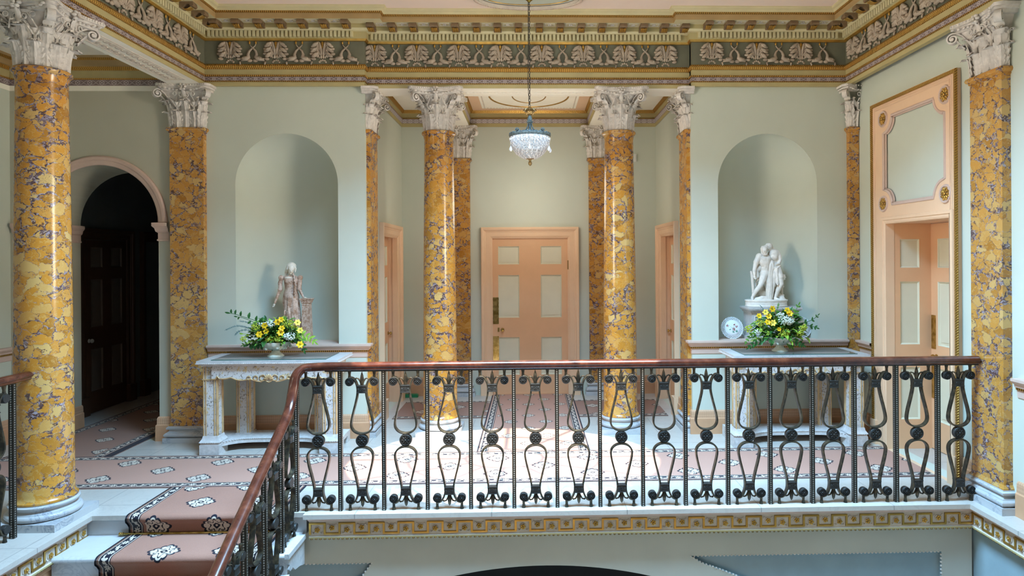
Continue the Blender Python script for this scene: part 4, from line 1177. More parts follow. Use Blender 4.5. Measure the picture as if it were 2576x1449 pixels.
# ================================================================== stairs, carpets, railings
TR, RI = .36, .16
def xr(y): return -1.795+.0625*(4.7-y)
stair = empty('staircase', (-2.56, 5.1, 0), 0, 'white stone stair flight descending towards the viewer at lower left', 'staircase')
def child(o, p):
    o.parent = p; o.matrix_parent_inverse = Matrix.Translation(-Vector(p.location)) if p.rotation_euler.z == 0 else (Matrix.Translation(p.location) @ Matrix.Rotation(p.rotation_euler.z, 4, 'Z')).inverted(); return o
o = MB().box(-3.44, ST, 5.152, 5.2, -.175, -.034).build('riser', M['white'], stair, smooth=0); child(o, stair)
for i in range(1, 9):
    z = -RI*i; y1 = 5.12-TR*(i-1)+.03; y0 = 5.12-TR*i; x1 = xr(y0)+.045
    b = MB()
    nose = [(y0+.02, z), (y0+.006, z-.003), (y0-.004, z-.012), (y0-.006, z-.022), (y0, z-.034), (y0+.012, z-.040), (y0+.03, z-.044), (y0+.032, z-RI-.002)]
    b.slab([(y1, z)]+nose+[(y1, z-RI-.002)], -3.44, x1-.02, 'yz')
    b.box(x1-.0199, x1+.012, y0-.004, y1-.035, z-.036, z)
    o = b.build('step', M['white'], stair, smooth=30); child(o, stair)
    br = MB(); pts = [(y1-.02, z-.04), (y0+.03, z-.04), (y0+.035, z-.085), (y0+.06, z-.105), (y0+.045, z-.13), (y0+.07, z-.155), (y0+.12, z-.15), (y0+.17, z-.19), (y0+.26, z-.205), (y1-.02, z-.24)]
    br.slab(pts, x1-.06, x1-.005, 'yz'); o = br.build('step_bracket', M['white'], stair, smooth=0); child(o, stair)

def flat_carpet(name, x0, x1, y0, y1, mat, label, along='x', z=.008):
    b = MB()
    n = int(((x1-x0) if along == 'x' else (y1-y0))/.25)+1
    def P(s, t):
        if along == 'x': return (x0+(x1-x0)*s, y0+(y1-y0)*t, z)
        return (x0+(x1-x0)*t, y0+(y1-y0)*s, z)
    def UV(s, t):
        if along == 'x': return ((x1-x0)*s+x0+10, (y1-y0)*t)
        return ((y1-y0)*s+y0, (x1-x0)*t)
    b.grid(lambda u, v: P(u, v), n, 4, uv=UV, flip=(along != 'x'))
    b.box(x0, x1, y0, y1, 0.0005, z-.0005)
    o = b.build(name, mat, None, smooth=0); return tag(o, label, 'carpet')
flat_carpet('carpet_runner', -5.45, 3.60, 5.72, 6.65, M['cpt'], 'long pink carpet runner with floral medallions crossing the landing behind the railing')
flat_carpet('carpet_runner', -.55, .60, 6.652, 9.45, M['cptc'], 'pink carpet runner leading straight back to the central door', 'y')
flat_carpet('carpet_runner', -1.70, -.552, 8.07, 9.02, M['cptl'], 'short pink carpet behind left central column, leading to left recess door')
flat_carpet('carpet_runner', .602, 1.70, 8.07, 9.02, M['cptl'], 'short pink carpet behind right central column, leading to right recess door')
flat_carpet('carpet_runner', -5.25, -4.18, 6.652, 10.8, M['cptl'], 'dim pink carpet runner passing through the archway on the left', 'y')

# stair runner
W2 = 1.16; cx0 = -3.10; b = MB(); path = [(5.715, .009), (5.16, .010)]
def nosep(y, z):
    r_ = .026; return [(y+.02, z+.012), (y-.004, z+.009), (y-.022, z-.002), (y-.030, z-.018), (y-.026, z-.036), (y-.008, z-.052)]
for i in range(0, 8):
    y = 5.12-TR*i if i else 5.115; z = -RI*i
    path += nosep(y, z); path += [(y+.016, z-.085), (y+.018, z-RI+.022), (y+.012, z-RI+.012), (y-.01, z-RI+.010)]
V = [0]
for a, c_ in zip(path, path[1:]): V.append(V[-1]+hypot(c_[0]-a[0], c_[1]-a[1]))
n = len(path)
for k in range(8):
    for i in range(n-1):
        a, c_ = k/8, (k+1)/8
        b.add([(cx0+W2*a, *path[i]), (cx0+W2*c_, *path[i]), (cx0+W2*c_, *path[i+1]), (cx0+W2*a, *path[i+1])], [(0, 3, 2, 1)], 0,
              [[(V[i], W2*a), (V[i+1], W2*a), (V[i+1], W2*c_), (V[i], W2*c_)]])
for x in (cx0, cx0+W2):
    b.add([(x, y, z) for y, z in path]+[(x, y+.012*(1 if 0 else 0), z-.010) for y, z in path], [(i, i+1, n+i+1, n+i) for i in range(n-1)], 0, [[(V[i], 0.002)]*4 for i in range(n-1)])
o = b.build('stair_carpet', M['cpts'], None, smooth=50); tag(o, 'pink stair carpet with black floral border running down the white steps', 'carpet')
# each mesh quad is separate: weld for smooth folds
bm = bmesh.new(); bm.from_mesh(o.data); bmesh.ops.remove_doubles(bm, verts=bm.verts, dist=.0004); bm.to_mesh(o.data); bm.free()
rp_ = None
for i in range(0, 1):
    y = 5.12-TR*i+.004 if i else 5.120; z = -RI*(i+1)+.020
    lab = ['brass stair rod holding the carpet at the top step', 'brass stair rod holding the carpet one step lower', 'brass stair rod at the third step'][i]
    e_ = empty('stair_rod', (cx0-.03, y, z), 0, lab, 'stair rod', 'brass stair rods'); del e_['group']
    if rp_ is None:
        b = MB(); b.tube([(0, 0, 0), (W2+.06, 0, 0)], .008, 10); rp_ = b.build('rod', M['brass'], e_)
        b = MB(); b.lathe([(0, 0), (.010, .002), (.013, .010), (.009, .018), (.013, .024), (.012, .034), (0, .038)], 12); b.xf(Matrix.Rotation(-pi/2, 4, 'Y'))
        fn_ = b.build('finial', M['brass'], e_); fn2 = dup(fn_, e_); fn2.location = (W2+.06, 0, 0); fn2.rotation_euler = (0, 0, pi)
    else:
        dup(rp_, e_); dup(fn_, e_); dup(fn2, e_)

# --- cast iron lyre panel, local: x along rail, y across, z up from the stone, centre height .54
CZ, PH = .545, .338
def lyre_strap(sx, sz):
    """half of one lyre: from bottom of the U up to the scroll"""
    pts = [(0, .052), (.030, .056), (.058, .070), (.078, .094), (.084, .122), (.080, .160), (.068, .215), (.055, .265), (.043, .315), (.035, .355), (.033, .395), (.036, .425), (.045, .452), (.058, .475), (.076, .488), (.096, .490)]
    # spline-ish densify
    P = [Vector((sx*x, 0, CZ+sz*z)) for x, z in pts]; out = []
    for i in range(len(P)-1):
        p0 = P[max(0, i-1)]; p1 = P[i]; p2 = P[i+1]; p3 = P[min(len(P)-1, i+2)]
        for t in (0, .5): out.append(.5*((2*p1)+(p2-p0)*t+(2*p0-5*p1+4*p2-p3)*t*t+(3*p1-p0-3*p2+p3)*t*t*t))
    out.append(P[-1]); return out
SEC = [(-1, -.35), (-.75, -.5), (.75, -.5), (1, -.35), (1, .35), (.75, .5), (-.75, .5), (-1, .35)]
def panel(parent):
    b = MB()
    for sz in (1, -1):
        for sx in (-1, 1): b.tube(lyre_strap(sx, sz), .0165, sect=[(p, q*.9) for p, q in SEC], up=(1e-3, 0, 1) if False else None)
    return b
def lyre_mesh():
    b = MB()
    for sz in (1, -1):
        for sx in (-1, 1):
            P = lyre_strap(sx, sz); n = len(P); vs = []
            for i in range(n):
                a, c_ = P[max(0, i-1)], P[min(n-1, i+1)]; t = (c_-a).normalized(); nn = Vector((-t.z, 0, t.x))
                for u, v in ((-.017, -.006), (-.020, 0), (-.017, .006), (.017, .006), (.020, 0), (.017, -.006)): vs.append(P[i]+Vector((0, u, 0))+nn*v*1.05)
            b.add(vs, [(i*6+j, i*6+(j+1) % 6, (i+1)*6+(j+1) % 6, (i+1)*6+j) for i in range(n-1) for j in range(6)]+[(5, 4, 3, 2, 1, 0), tuple((n-1)*6+j for j in range(6))])
        # finial between the scrolls and its side curls
        z = lambda h: CZ+sz*h
        b.tube([(0, 0, z(.42)), (0, 0, z(.445)), (0, 0, z(.475)), (0, 0, z(.505)), (0, 0, z(.535 if sz > 0 else .520))], [.006, .010, .016, .011, .002], 8)
        for sx in (-1, 1):
            b.tube([(sx*.004, 0, z(.425)), (sx*.012, 0, z(.455)), (sx*.026, 0, z(.480)), (sx*.044, 0, z(.485)), (sx*.058, 0, z(.470))], [.006, .006, .006, .006, .005], 6)
            b.tube([(sx*.096, 0, z(.485)), (sx*.096, 0, z(.515)), (sx*.096, 0, z(.545))], [.012, .010, .015], 8)
    return b
def disc(r):
    b = MB(); b.lathe([(0, -.020), (r*.9, -.020), (r, -.014), (r, .014), (r*.9, .020), (r*.80, .017), (r*.76, .022), (r*.70, .016), (0, .016)], 24)
    for i in range(8): a = 2*pi*i/8; b.sphere((r*.42*cos(a), r*.42*sin(a), .018), (r*.24, r*.13, .005), 0, 7, 4, Matrix.Rotation(a, 3, 'Z'))
    b.sphere((0, 0, .020), (r*.20, r*.20, .007), 0, 8, 5)
    b.xf(Matrix.Rotation(pi/2, 4, 'X')); return b
def collar():
    b = MB(); b.box(-.034, .034, -.022, .022, -.024, .024); b.box(-.037, .037, -.025, .025, .022, .029); b.box(-.037, .037, -.025, .025, -.029, -.022)
    b.tube([(.012*cos(2*pi*i/12), -.022, .012*sin(2*pi*i/12)) for i in range(12)], .003, 5, closed=True); b.sphere((0, -.022, 0), .005, 0, 6, 4)
    for sx in (-1, 1): b.sphere((sx*.024, -.022, 0), (.006, .004, .010), 0, 6, 4)
    return b
PROTO = {}
def lyre(parent, loc, rz=0, dz=0):
    if 'l' not in PROTO:
        ly = lyre_mesh().build('lyre_panel', M['iron'], parent, smooth=50)
        o = disc(.048).build('centre_boss', M['irond'], ly); o.location = (0, 0, CZ)
        d = disc(.033).build('scroll_boss', M['irond'], ly); d.location = (-.096, 0, CZ+.457); ds = [d]
        for x, z in ((.096, CZ+.457), (-.096, CZ-.457), (.096, CZ-.457)): q = dup(d, ly); q.location = (x, 0, z)
        c_ = collar().build('collar', M['irond'], ly, smooth=0); c_.location = (0, 0, CZ+.400); q = dup(c_, ly); q.location = (0, 0, CZ-.400)
        PROTO['l'] = ly
    else: ly = dup(PROTO['l'], parent)
    ly.location = loc; ly.rotation_euler = (0, 0, rz); return ly
def post(parent, loc, h, rz=0):
    key = 'p%.2f' % h
    if key not in PROTO:
        b = MB(); b.box(-.015, .015, -.017, .017, 0, h); PROTO[key] = o = b.build('post', M['post'], parent, smooth=0)
    else: o = dup(PROTO[key], parent)
    o.location = loc; o.rotation_euler = (0, 0, rz); return o
RS = [(-.036, -.002), (-.038, .010), (-.030, .024), (-.014, .033), (.014, .033), (.030, .024), (.038, .010), (.036, -.002), (.028, -.010), (.030, -.018), (.022, -.028), (-.022, -.028), (-.030, -.018), (-.028, -.010)]
def catmull(P, k=6):
    P = [Vector(p) for p in P]; out = []
    for i in range(len(P)-1):
        p0 = P[max(0, i-1)]; p1 = P[i]; p2 = P[i+1]; p3 = P[min(len(P)-1, i+2)]
        for j in range(k):
            t = j/k; out.append(.5*((2*p1)+(p2-p0)*t+(2*p0-5*p1+4*p2-p3)*t*t+(3*p1-p0-3*p2+p3)*t*t*t))
    out.append(P[-1]); return out
def rail(parent, pts):
    b = MB(); P = [Vector(p) for p in pts]; n = len(P); k = len(RS); vs = []
    for i in range(n):
        t = (P[min(n-1, i+1)]-P[max(0, i-1)]).normalized(); side = Vector((t.y, -t.x, 0))
        side = side.normalized() if side.length > 1e-4 else Vector((1, 0, 0)); up = side.cross(t).normalized()
        for x, z in RS: vs.append(P[i]+side*x+up*z)
    b.add(vs, [(i*k+j, i*k+(j+1) % k, (i+1)*k+(j+1) % k, (i+1)*k+j) for i in range(n-1) for j in range(k)]+[tuple(range(k)), tuple((n-1)*k+j for j in range(k))[::-1]])
    return b.build('handrail', M['wood'], parent, smooth=40)
YL = 5.155
def core(parent, pts, off=-.034):
    b = MB(); b.tube([(p[0], p[1], p[2]+off) for p in pts], .010, 6, sect=[(-1.3, -.5), (1.3, -.5), (1.3, .5), (-1.3, .5)]); b.build('core_bar', M['irond'], parent, smooth=0)
bal = empty('landing_balustrade', (0, YL, 0), 0, 'dark iron lyre-pattern balustrade with polished wooden handrail along the landing edge', 'balustrade')
for k in range(16):
    x = -1.823+PH*k; post(bal, (x, 0, 0), 1.092)
    lyre(bal, (x+PH/2, 0, 0))
RZ = 1.122
rl = [(3.575, 0, RZ), (2, 0, RZ), (0, 0, RZ), (-1.2, 0, RZ), (-1.60, 0, RZ), (-1.70, -.004, RZ-.004)]
rail(bal, rl); core(bal, rl[:5])
sb = empty('stair_balustrade', (-1.80, 4.6, 0), 0, 'iron lyre-pattern balustrade with curved wooden handrail descending beside the stairs', 'balustrade')
sr = catmull([(-1.70, 5.151, RZ-.004), (-1.765, 5.135, 1.110), (-1.805, 5.095, 1.060), (-1.815, 5.065, .965), (-1.813, 5.000, .855), (-1.808, 4.90, .780), (-1.800, 4.70, .684), (-1.775, 4.25, .484), (-1.745, 3.75, .262), (-1.70, 3.1, -.027), (-1.66, 2.5, -.29)], 8)
o = rail(sb, [tuple(p) for p in sr]); child(o, sb)
for i in range(7):
    y = 4.79-TR*i; x = xr(y)-.005; z = -RI*(i+1)
    zr = .684-.444*(4.70-y)-.035; h = round(zr-z, 2)
    if i == 0: h = .91
    o = post(sb, (x, y, z), h, pi/2); child(o, sb)
    o = dup(PROTO['l'], sb); o.location = (xr(y+.18)-.005, y+.185, z); o.rotation_euler = (0, 0, -pi/2); o.scale = (1, 1, .815); child(o, sb)
gb = empty('gallery_balustrade', (-3.68, 4.7, 0), 0, 'end of an iron balustrade with wooden handrail in front of left column', 'balustrade')
for i in range(3):
    o = post(gb, (-3.665, 4.735-PH*i, 0), 1.092, pi/2); child(o, gb)
    o = dup(PROTO['l'], gb); o.location = (-3.665, 4.735-PH*(i+.5), 0); o.rotation_euler = (0, 0, -pi/2); child(o, gb)
o = rail(gb, [(-3.665, 4.90, RZ), (-3.665, 4.2, RZ), (-3.665, 3.2, RZ)]); child(o, gb)
# ================================================================== console tables
def console(x, lab):
    T = empty('console_table', (x, 0, 0), 0, lab, 'table')
    hw = .70; yf, yb = 6.62, 7.165
    b = MB(); b.slab([(-hw, yf), (hw, yf), (hw, yb), (-hw, yb)], .935, .953, 'xy')
    b.mould([(-hw, yb), (-hw, yf), (hw, yf), (hw, yb)], [(-.02, .938), (-.003, .935), (0, .944), (-.002, .953)])
    b.build('table_top', M['white'], T, smooth=0)
    b = MB(); b.mould([(-hw, yb), (-hw, yf), (hw, yf), (hw, yb)], [(-.06, .893), (-.035, .895), (-.030, .905), (-.012, .915), (.004, .922), (.004, .934), (-.02, .935)])
    for i in range(70):
        t = i/69; b.sphere((-hw+2*hw*t, yf-.002, .926), (.009, .006, .006), 0, 6, 4)
    for i in range(26):
        for s in (-1, 1): b.sphere((s*(hw+.002), yf+(yb-yf)*i/25, .926), (.006, .009, .006), 0, 6, 4)
    b.build('carved_edge', M['tabw'], T)
    # aprons with a shaped lower edge
    def apr(n, L):
        pts = [];
        for i in range(n+1):
            t = -1+2*i/n; a = abs(t)
            z = .765 if a > .93 else .80-.045*(1-a/.93)**.7-.022*abs(sin(a*9.5))*(a < .9)
            if a < .16: z = .742-.012*cos(a*40)
            pts.append((t*L, z))
        return pts
    ed = apr(60, hw-.13)
    b = MB(); b.slab([(-(hw-.13), .893), (hw-.13, .893)]+ed[::-1], yf+.045, yf+.062, 'xz')
    ap = b.build('apron', M['fret'], T, smooth=0)
    b = MB(); b.tube([(x_, yf+.043, z_) for x_, z_ in ed], .007, 6)
    for s in (-1, 1):
        for (sx, r) in ((.06, .03), (.13, .022), (.20, .018)):
            b.tube([(s*sx+s*r*cos(a), yf+.040, .775+r*sin(a)) for a in [2*pi*i/10*1.2 for i in range(10)]], .006, 5)
    for i in range(7):
        a = radians(20+140*i/6); b.sphere((.030*cos(a), yf+.036, .755+.034*sin(a)), (.010, .010, .026), 0, 7, 5, Matrix.Rotation(pi/2-a, 3, 'Y'))
    b.build('gilt_carving', M['giltedge'], ap)
    for s in (-1, 1):
        e2 = apr(24, (yb-yf)/2-.08); ym = (yf+yb)/2
        b = MB(); b.slab([(ym-((yb-yf)/2-.08), .893), (ym+((yb-yf)/2-.08), .893)]+[(ym+x_, z_+.01) for x_, z_ in e2][::-1], s*(hw-.055)-.008, s*(hw-.055)+.008, 'yz')
        b.build('side_apron', M['fret'], T, smooth=0)
    # legs, each a square post with gilt ridges and fretted panels
    def leg(cx, cy, front):
        w_ = .065; z0 = .19 if front else .125
        b = MB(); b.box(-w_, w_, -w_, w_, z0, .895)
        o = b.build('leg', M['fret'], T, smooth=0, loc=(cx, cy, 0))
        b = MB()
        for sx in (-1, 1):
            for sy in (-1, 1):
                for q in (0, .022):
                    b.tube([(sx*(w_-q), sy*(w_+.002), z0), (sx*(w_-q), sy*(w_+.002), .895)], .006, 6)
                    b.tube([(sx*(w_+.002), sy*(w_-q), z0), (sx*(w_+.002), sy*(w_-q), .895)], .006, 6)
        b.box(-w_-.010, w_+.010, -w_-.010, w_+.010, .752, .764); b.build('gilt_ridges', M['giltedge'], o)
        b = MB()
        if front:
            b.box(-.097, .097, -.097, .097, 0, .105); b.mould([(-.072, .072), (-.072, -.072), (.072, -.072), (.072, .072)][::1], [(0, .192), (.004, .180), (.006, .165), (.022, .140), (.030, .130), (.020, .122), (.020, .105)], closed=True)
            for i in range(8):
                for s in (-1, 1): b.sphere((-.08+.16*i/7, s*.098, .128), (.009, .006, .007), 0, 6, 4); b.sphere((s*.098, -.08+.16*i/7, .128), (.006, .009, .007), 0, 6, 4)
        else: b.box(-.078, .078, -.078, .078, .115, .135)
        b.build('foot', M['tabw'], o)
    for s in (-1, 1): leg(s*(hw-.105), yf+.135, True); leg(s*(hw-.29), yb-.08, False)
    # base shelf with incurved front
    c_ = [(-(hw-.02), yf+.20)]; L = hw-.20
    for i in range(25):
        t = -1+2*i/24; q = 1-abs(t)**5; c_.append((t*L, yf+.10+.14*q))
    c_.append((hw-.02, yf+.20)); c_ += [(hw-.03, yb), (-(hw-.03), yb)]
    b = MB(); b.slab(c_, .075, .122, 'xy'); b.build('base_shelf', M['tabw'], T, smooth=0)
    b = MB()
    fr_ = c_[1:26]
    for (x0, y0), (x1, y1) in zip(fr_, fr_[1:]):
        for k in range(2): t = (k+.5)/2; b.sphere((x0+(x1-x0)*t, y0+(y1-y0)*t-.001, .117), (.014, .007, .007), 0, 6, 4)
    b.build('shelf_carving', M['tabw'], T)
    for s in (-1, 1):
        b = MB(); b.box(s*(hw-.08)-.05, s*(hw-.08)+.05, yb-.10, yb, 0, .08); b.build('back_foot', M['tabw'], T, smooth=0)
    return T
console(-2.63, 'carved white and gilt console table under the left niche, nearest the stairs')
console(2.775, 'carved white and gilt console table under the right niche, seen through the balusters')
for x0, x1, lab in ((-3.20, -2.06, 'sheet of tinted glass lying on top of the left console table'), (2.19, 3.36, 'sheet of tinted glass lying on top of the right console table')):
    b = MB().box(x0, x1, 6.655, 7.12, .9535, .9595); e_ = b.build('glass_sheet', [M['glass']], None, smooth=0); tag(e_, lab, 'glass sheet')
    b = MB(); b.box(x0-.001, x1+.001, 6.6535, 6.655, .9535, .9595); b.box(x0-.0015, x0, 6.655, 7.12, .9535, .9595); b.box(x1, x1+.0015, 6.655, 7.12, .9535, .9595); b.build('polished_edge', M['glass_edge'], e_, smooth=0)

# ================================================================== bowls and flowers
def bowl(x, y, lab, shell):
    T = empty('footed_bowl', (x, y, .9597), 0, lab, 'bowl')
    b = MB(); b.lathe([(.0, 0), (.083, 0), (.083, .006), (.070, .014), (.048, .035), (.036, .052), (.036, .062), (.045, .068), (0, .070)], 32); b.build('foot', M['bowl'], T)
    b = MB()
    prof = [(.036, .060), (.075, .072), (.115, .092), (.140, .118), (.147, .140), (.150, .150)] if not shell else [(.036, .060), (.070, .070), (.105, .088), (.135, .108), (.156, .135), (.168, .150)]
    pr_ = prof+[(prof[-1][0]-.007, prof[-1][1]+.002)]+[(r-.009, z+.006) for r, z in prof[::-1][1:]]+[(0, .078)]
    b.lathe(pr_, 72, mod=lambda a, z: 1+.022*cos(a*18)*(z > .075)+.03*(sin(a*3+1))*(z > .12)*(1 if shell else 0), caps=False)
    o = b.build('basin', M['bowl'], T)
    for s in (-1, 1):
        b = MB()
        for i in range(9):
            a = -pi/2+s*.9+(i-4)*.10; b.sphere((.118*cos(a)*(1.06 if shell else 1), .118*sin(a)*1.04, .092+.008*sin(i*2.1)), (.015, .012, .014), 0, 7, 5)
        b.tube([(s*.145, -.01, .12), (s*.166, -.015, .112), (s*.170, -.015, .092), (s*.150, -.02, .085)], .007, 7)
        b.build('relief', M['bowl'], o)
    return T
bowl(-2.65, 6.90, 'cream footed bowl holding flowers on the left console table', False)
bowl(2.655, 6.92, 'cream shell-footed bowl holding flowers on the right console table', True)
def blade(b, base, tip, w_, up=(0, 0, 1), droop=.0, mat=0, n=6):
    A, B = Vector(base), Vector(tip); d = B-A; L_ = d.length
    if L_ < 1e-5: return
    s = d.cross(Vector(up)); s = s.normalized() if s.length > 1e-5 else d.orthogonal().normalized(); nn = s.cross(d).normalized()
    def fn(u, v):
        wd = w_*sin(pi*min(1, u*.92+.04))**.8*.5*(1-.2*u); c_ = A+d*u+nn*(.10*L_*sin(pi*u)-droop*L_*u*u); q = v*2-1
        return c_+s*(q*wd)-nn*(abs(q)*wd*.35)*-1
    b.grid(fn, n, 2, mat)
def lily_mesh(r=.034):
    b = MB()
    for k in range(6):
        a = pi/3*k; r_ = r*(1 if k % 2 else .92); w_ = r*(.62 if k % 2 else .78)
        def fn(u, v, a=a, r_=r_, w_=w_):
            q = v*2-1; rr = r_*u; z = r*.75*u*(1-.62*u)-(.12*r)*u**4+q*q*.10*r*u; w2 = w_*sin(pi*(u*.86+.07))**.8*q*.5
            return (rr*cos(a)-w2*sin(a), rr*sin(a)+w2*cos(a), z)
        b.grid(fn, 7, 4)
    for k in range(5): a = 2*pi*k/5; b.tube([(0, 0, 0), (r*.25*cos(a), r*.25*sin(a), r*.55)], r*.03, 4, 1)
    b.tube([(0, 0, -r*.9), (0, 0, 0)], r*.12, 6, 1); return b
LM = {}
def lily(parent, pos, look, size, mat):
    if mat not in LM: o = LM[mat] = lily_mesh().build('lily', [M[mat], M['leafm']], parent, smooth=180)
    else: o = dup(LM[mat], parent)
    o.location = pos; o.rotation_euler = Vector(look).to_track_quat('Z', 'Y').to_euler(); o.scale = (size/.034,)*3; return o
def umbel(parent, name, pos, R_, n, mat, dot, seed, flat=.6):
    rnd = random.Random(seed); b = MB()
    for i in range(n):
        a = rnd.random()*2*pi; r = sqrt(rnd.random()); p = Vector((cos(a)*r*R_, -abs(cos(pi/2*r))*R_*.7+rnd.uniform(-.01, .01), sin(a)*r*R_*flat))+Vector(pos)
        for q in range(4):
            c_ = p+Vector((rnd.uniform(-1, 1), rnd.uniform(-1, 1), rnd.uniform(-1, 1)))*dot*1.2; b.sphere(c_, dot*rnd.uniform(.7, 1.1), 0, 5, 4)
        if i % 3 == 0: b.tube([p, Vector(pos)+Vector((0, .03, -.03))], .0012, 4, 1)
    return b.build(name, [M[mat], M['leafm']], parent, smooth=180)
def arrangement(x, y, lab, seed, spec):
    T = empty('flower_arrangement', (x, y, 1.115), 0, lab, 'flowers'); rnd = random.Random(seed)
    # foliage mound
    b = MB()
    for i in range(spec.get('n', 560)):
        a = rnd.random()*2*pi; el = rnd.uniform(-.25, 1.15); R_ = rnd.uniform(.35, 1.0)
        d = Vector((cos(a)*cos(el)*spec['rx'], sin(a)*cos(el)*.15, sin(el)*spec['rz'])); c_ = d*R_+Vector((0, 0, .02))
        d2 = (d.normalized()+Vector((rnd.uniform(-.6, .6), rnd.uniform(-.8, .2), rnd.uniform(-.5, .5)))).normalized()
        l_ = rnd.uniform(.040, .090); blade(b, c_, c_+d2*l_, l_*rnd.uniform(.4, .65), (0, -.3, 1), rnd.uniform(0, .3), rnd.choice((0, 0, 1, 1, 2)), 4)
    for i in range(60):
        a = rnd.random()*2*pi; r = rnd.uniform(.2, 1); p = Vector((cos(a)*r*spec['rx'], sin(a)*r*.12, rnd.uniform(.0, spec['rz'])))
        b.tube([(0, 0, -.02), p*.5+Vector((0, 0, .01)), p], .0018, 4, 1)
    b.sphere((0, 0, .0), (.12, .11, .035), 0, 14, 8)
    b.build('foliage', [M['leafd'], M['leafm'], M['leafl']], T, smooth=180, kind='stuff')
    for (px, py, pz, s_, m_) in spec['lilies']: lily(T, (px, py, pz), (rnd.uniform(-.4, .4)+px*1.2, -1, rnd.uniform(-.1, .5)), s_, m_)
    for (px, py, pz, R_, n_) in spec['white']: umbel(T, 'white_umbel', (px, py, pz), R_, n_, 'wfl', .0045, seed+int(px*1000))
    for (px, py, pz, R_, n_) in spec['yellow']: umbel(T, 'yellow_green_sprig', (px, py, pz), R_, n_, 'yfil', .0048, seed+int(px*997)+3, .8)
    for (pts, mat, n_, ll, ww, ang) in spec['sprays']:
        b = MB(); P = catmull(pts, 8); b.tube(P, .003, 5, 0)
        k = len(P)
        for i in range(n_):
            t = (i+.6)/n_; q = P[min(k-1, int(t*(k-1)))]; tg = (P[min(k-1, int(t*(k-1))+1)]-P[max(0, int(t*(k-1))-1)]).normalized()
            for s in ((-1, 1) if ang[1] == 2 else (ang[1],)):
                pr_ = Vector((-tg.z, 0, tg.x))*s; d = (tg*cos(ang[0])+pr_*sin(ang[0])+Vector((0, rnd.uniform(-.15, .15), 0))).normalized(); l_ = ll*(1-.35*t)*rnd.uniform(.85, 1.1)
                blade(b, q, q+d*l_, 1.35*ww*l_/ll, (0, -1, 0), rnd.uniform(-.05, .15), 0, 6)
        blade(b, P[-1], P[-1]+(P[-1]-P[-2]).normalized()*ll*.8, ww*.7, (0, -1, 0), 0, 0, 6)
        b.build('leaf_spray', M[mat], T, smooth=180)
    return T
# local px: x = world x - bowl x ; z = world z - 1.115
def wl(px, py, Yp=6.86, bx=-2.65, by=6.90):
    t = (px-1376.2)/1650+math.tan(radians(1.5))*0; a = radians(1.5)
    # invert the camera for a point on the plane Y=Yp
    F = Vector((sin(a), cos(a), 0)); R0 = Vector((cos(a), -sin(a), 0)); U0 = Vector((0, 0, 1)); r = radians(.35)
    R = R0*cos(r)-U0*sin(r); U = R0*sin(r)+U0*cos(r)
    d = F+R*((px-1376.2)/1650)-U*((py-651.74)/1650); k = Yp/d.y; p = Vector((0, 0, 1.95))+d*k
    return (p.x-bx, Yp-by, p.z-1.115)
YP = -.06
def q(px, py, dy=-.08, bx=-2.65, by=6.90):
    p = wl(px, py, by+dy, bx, by); return (p[0], p[1], p[2])
def lst(items, bx, by, dy=-.10):
    return [(*q(i[0], i[1], dy, bx, by), *i[2:]) for i in items]
bx, by = -2.65, 6.90
sprays = [([q(672, 842), q(655, 815), q(640, 806), q(612, 797), q(590, 790), q(580, 788)], 'leafd', 7, .075, .030, (radians(75), -1)),
          ([q(650, 815), q(612, 800), q(598, 797)], 'leafd', 2, .05, .022, (radians(60), 1)),
          ([q(650, 835), q(622, 824), q(595, 820), q(568, 830)], 'leafb', 22, .022, .004, (radians(50), 2)),
          ([q(650, 838), q(620, 830), q(600, 834), q(592, 842)], 'leafb', 16, .022, .004, (radians(50), 2)),
          ([q(650, 828), q(625, 812), q(604, 808)], 'leafb', 14, .022, .004, (radians(50), 2)),
          ([q(745, 845), q(762, 843), q(778, 848), q(790, 858)], 'leafl', 5, .075, .026, (radians(50), 2)),
          ([q(740, 850), q(755, 860), q(762, 872), q(765, 880)], 'leafd', 3, .06, .030, (radians(55), 2)),
          ([q(655, 862), q(640, 862), q(628, 866)], 'leafd', 4, .085, .036, (radians(80), 1)),
          ([q(690, 862), q(670, 862), q(655, 866)], 'leafd', 4, .085, .034, (radians(85), 1)),
          ([q(650, 850), q(630, 843), q(612, 840)], 'leafl', 1, .05, .03, (radians(20), 1)),
          ([q(642, 862), q(625, 862), q(612, 868)], 'leafm', 4, .04, .018, (radians(60), 2)),
          ([q(715, 815), q(735, 826), q(750, 838)], 'leafd', 4, .05, .020, (radians(50), 2))]
A1 = arrangement(bx, by, 'arrangement of yellow lilies, white umbels and long leaves before the female statue', 11, dict(rx=.26, rz=.21,
    lilies=lst([(698, 810, .036, 'lily'), (707, 804, .032, 'lily'), (666.5, 819, .036, 'lily'), (670, 834, .034, 'lily'), (653, 841, .038, 'lily'),
                (709, 826, .034, 'lily'), (705.7, 837, .038, 'lily'), (748, 812, .036, 'lily2'), (755, 831, .034, 'lily2'), (754, 867, .040, 'lily')], bx, by, -.15),
    white=lst([(681, 815, .055, 60), (729, 846, .065, 80), (660, 816, .03, 16)], bx, by, -.12), yellow=lst([(643, 822, .045, 40), (723, 813, .05, 40), (703, 852, .05, 50), (679, 855, .045, 40), (612, 852, .035, 20), (740, 822, .03, 20)], bx, by, -.12), sprays=sprays))
bx, by = 2.655, 6.92
def q2(px, py, dy=-.08): return q(px, py, dy, 2.655, 6.92)
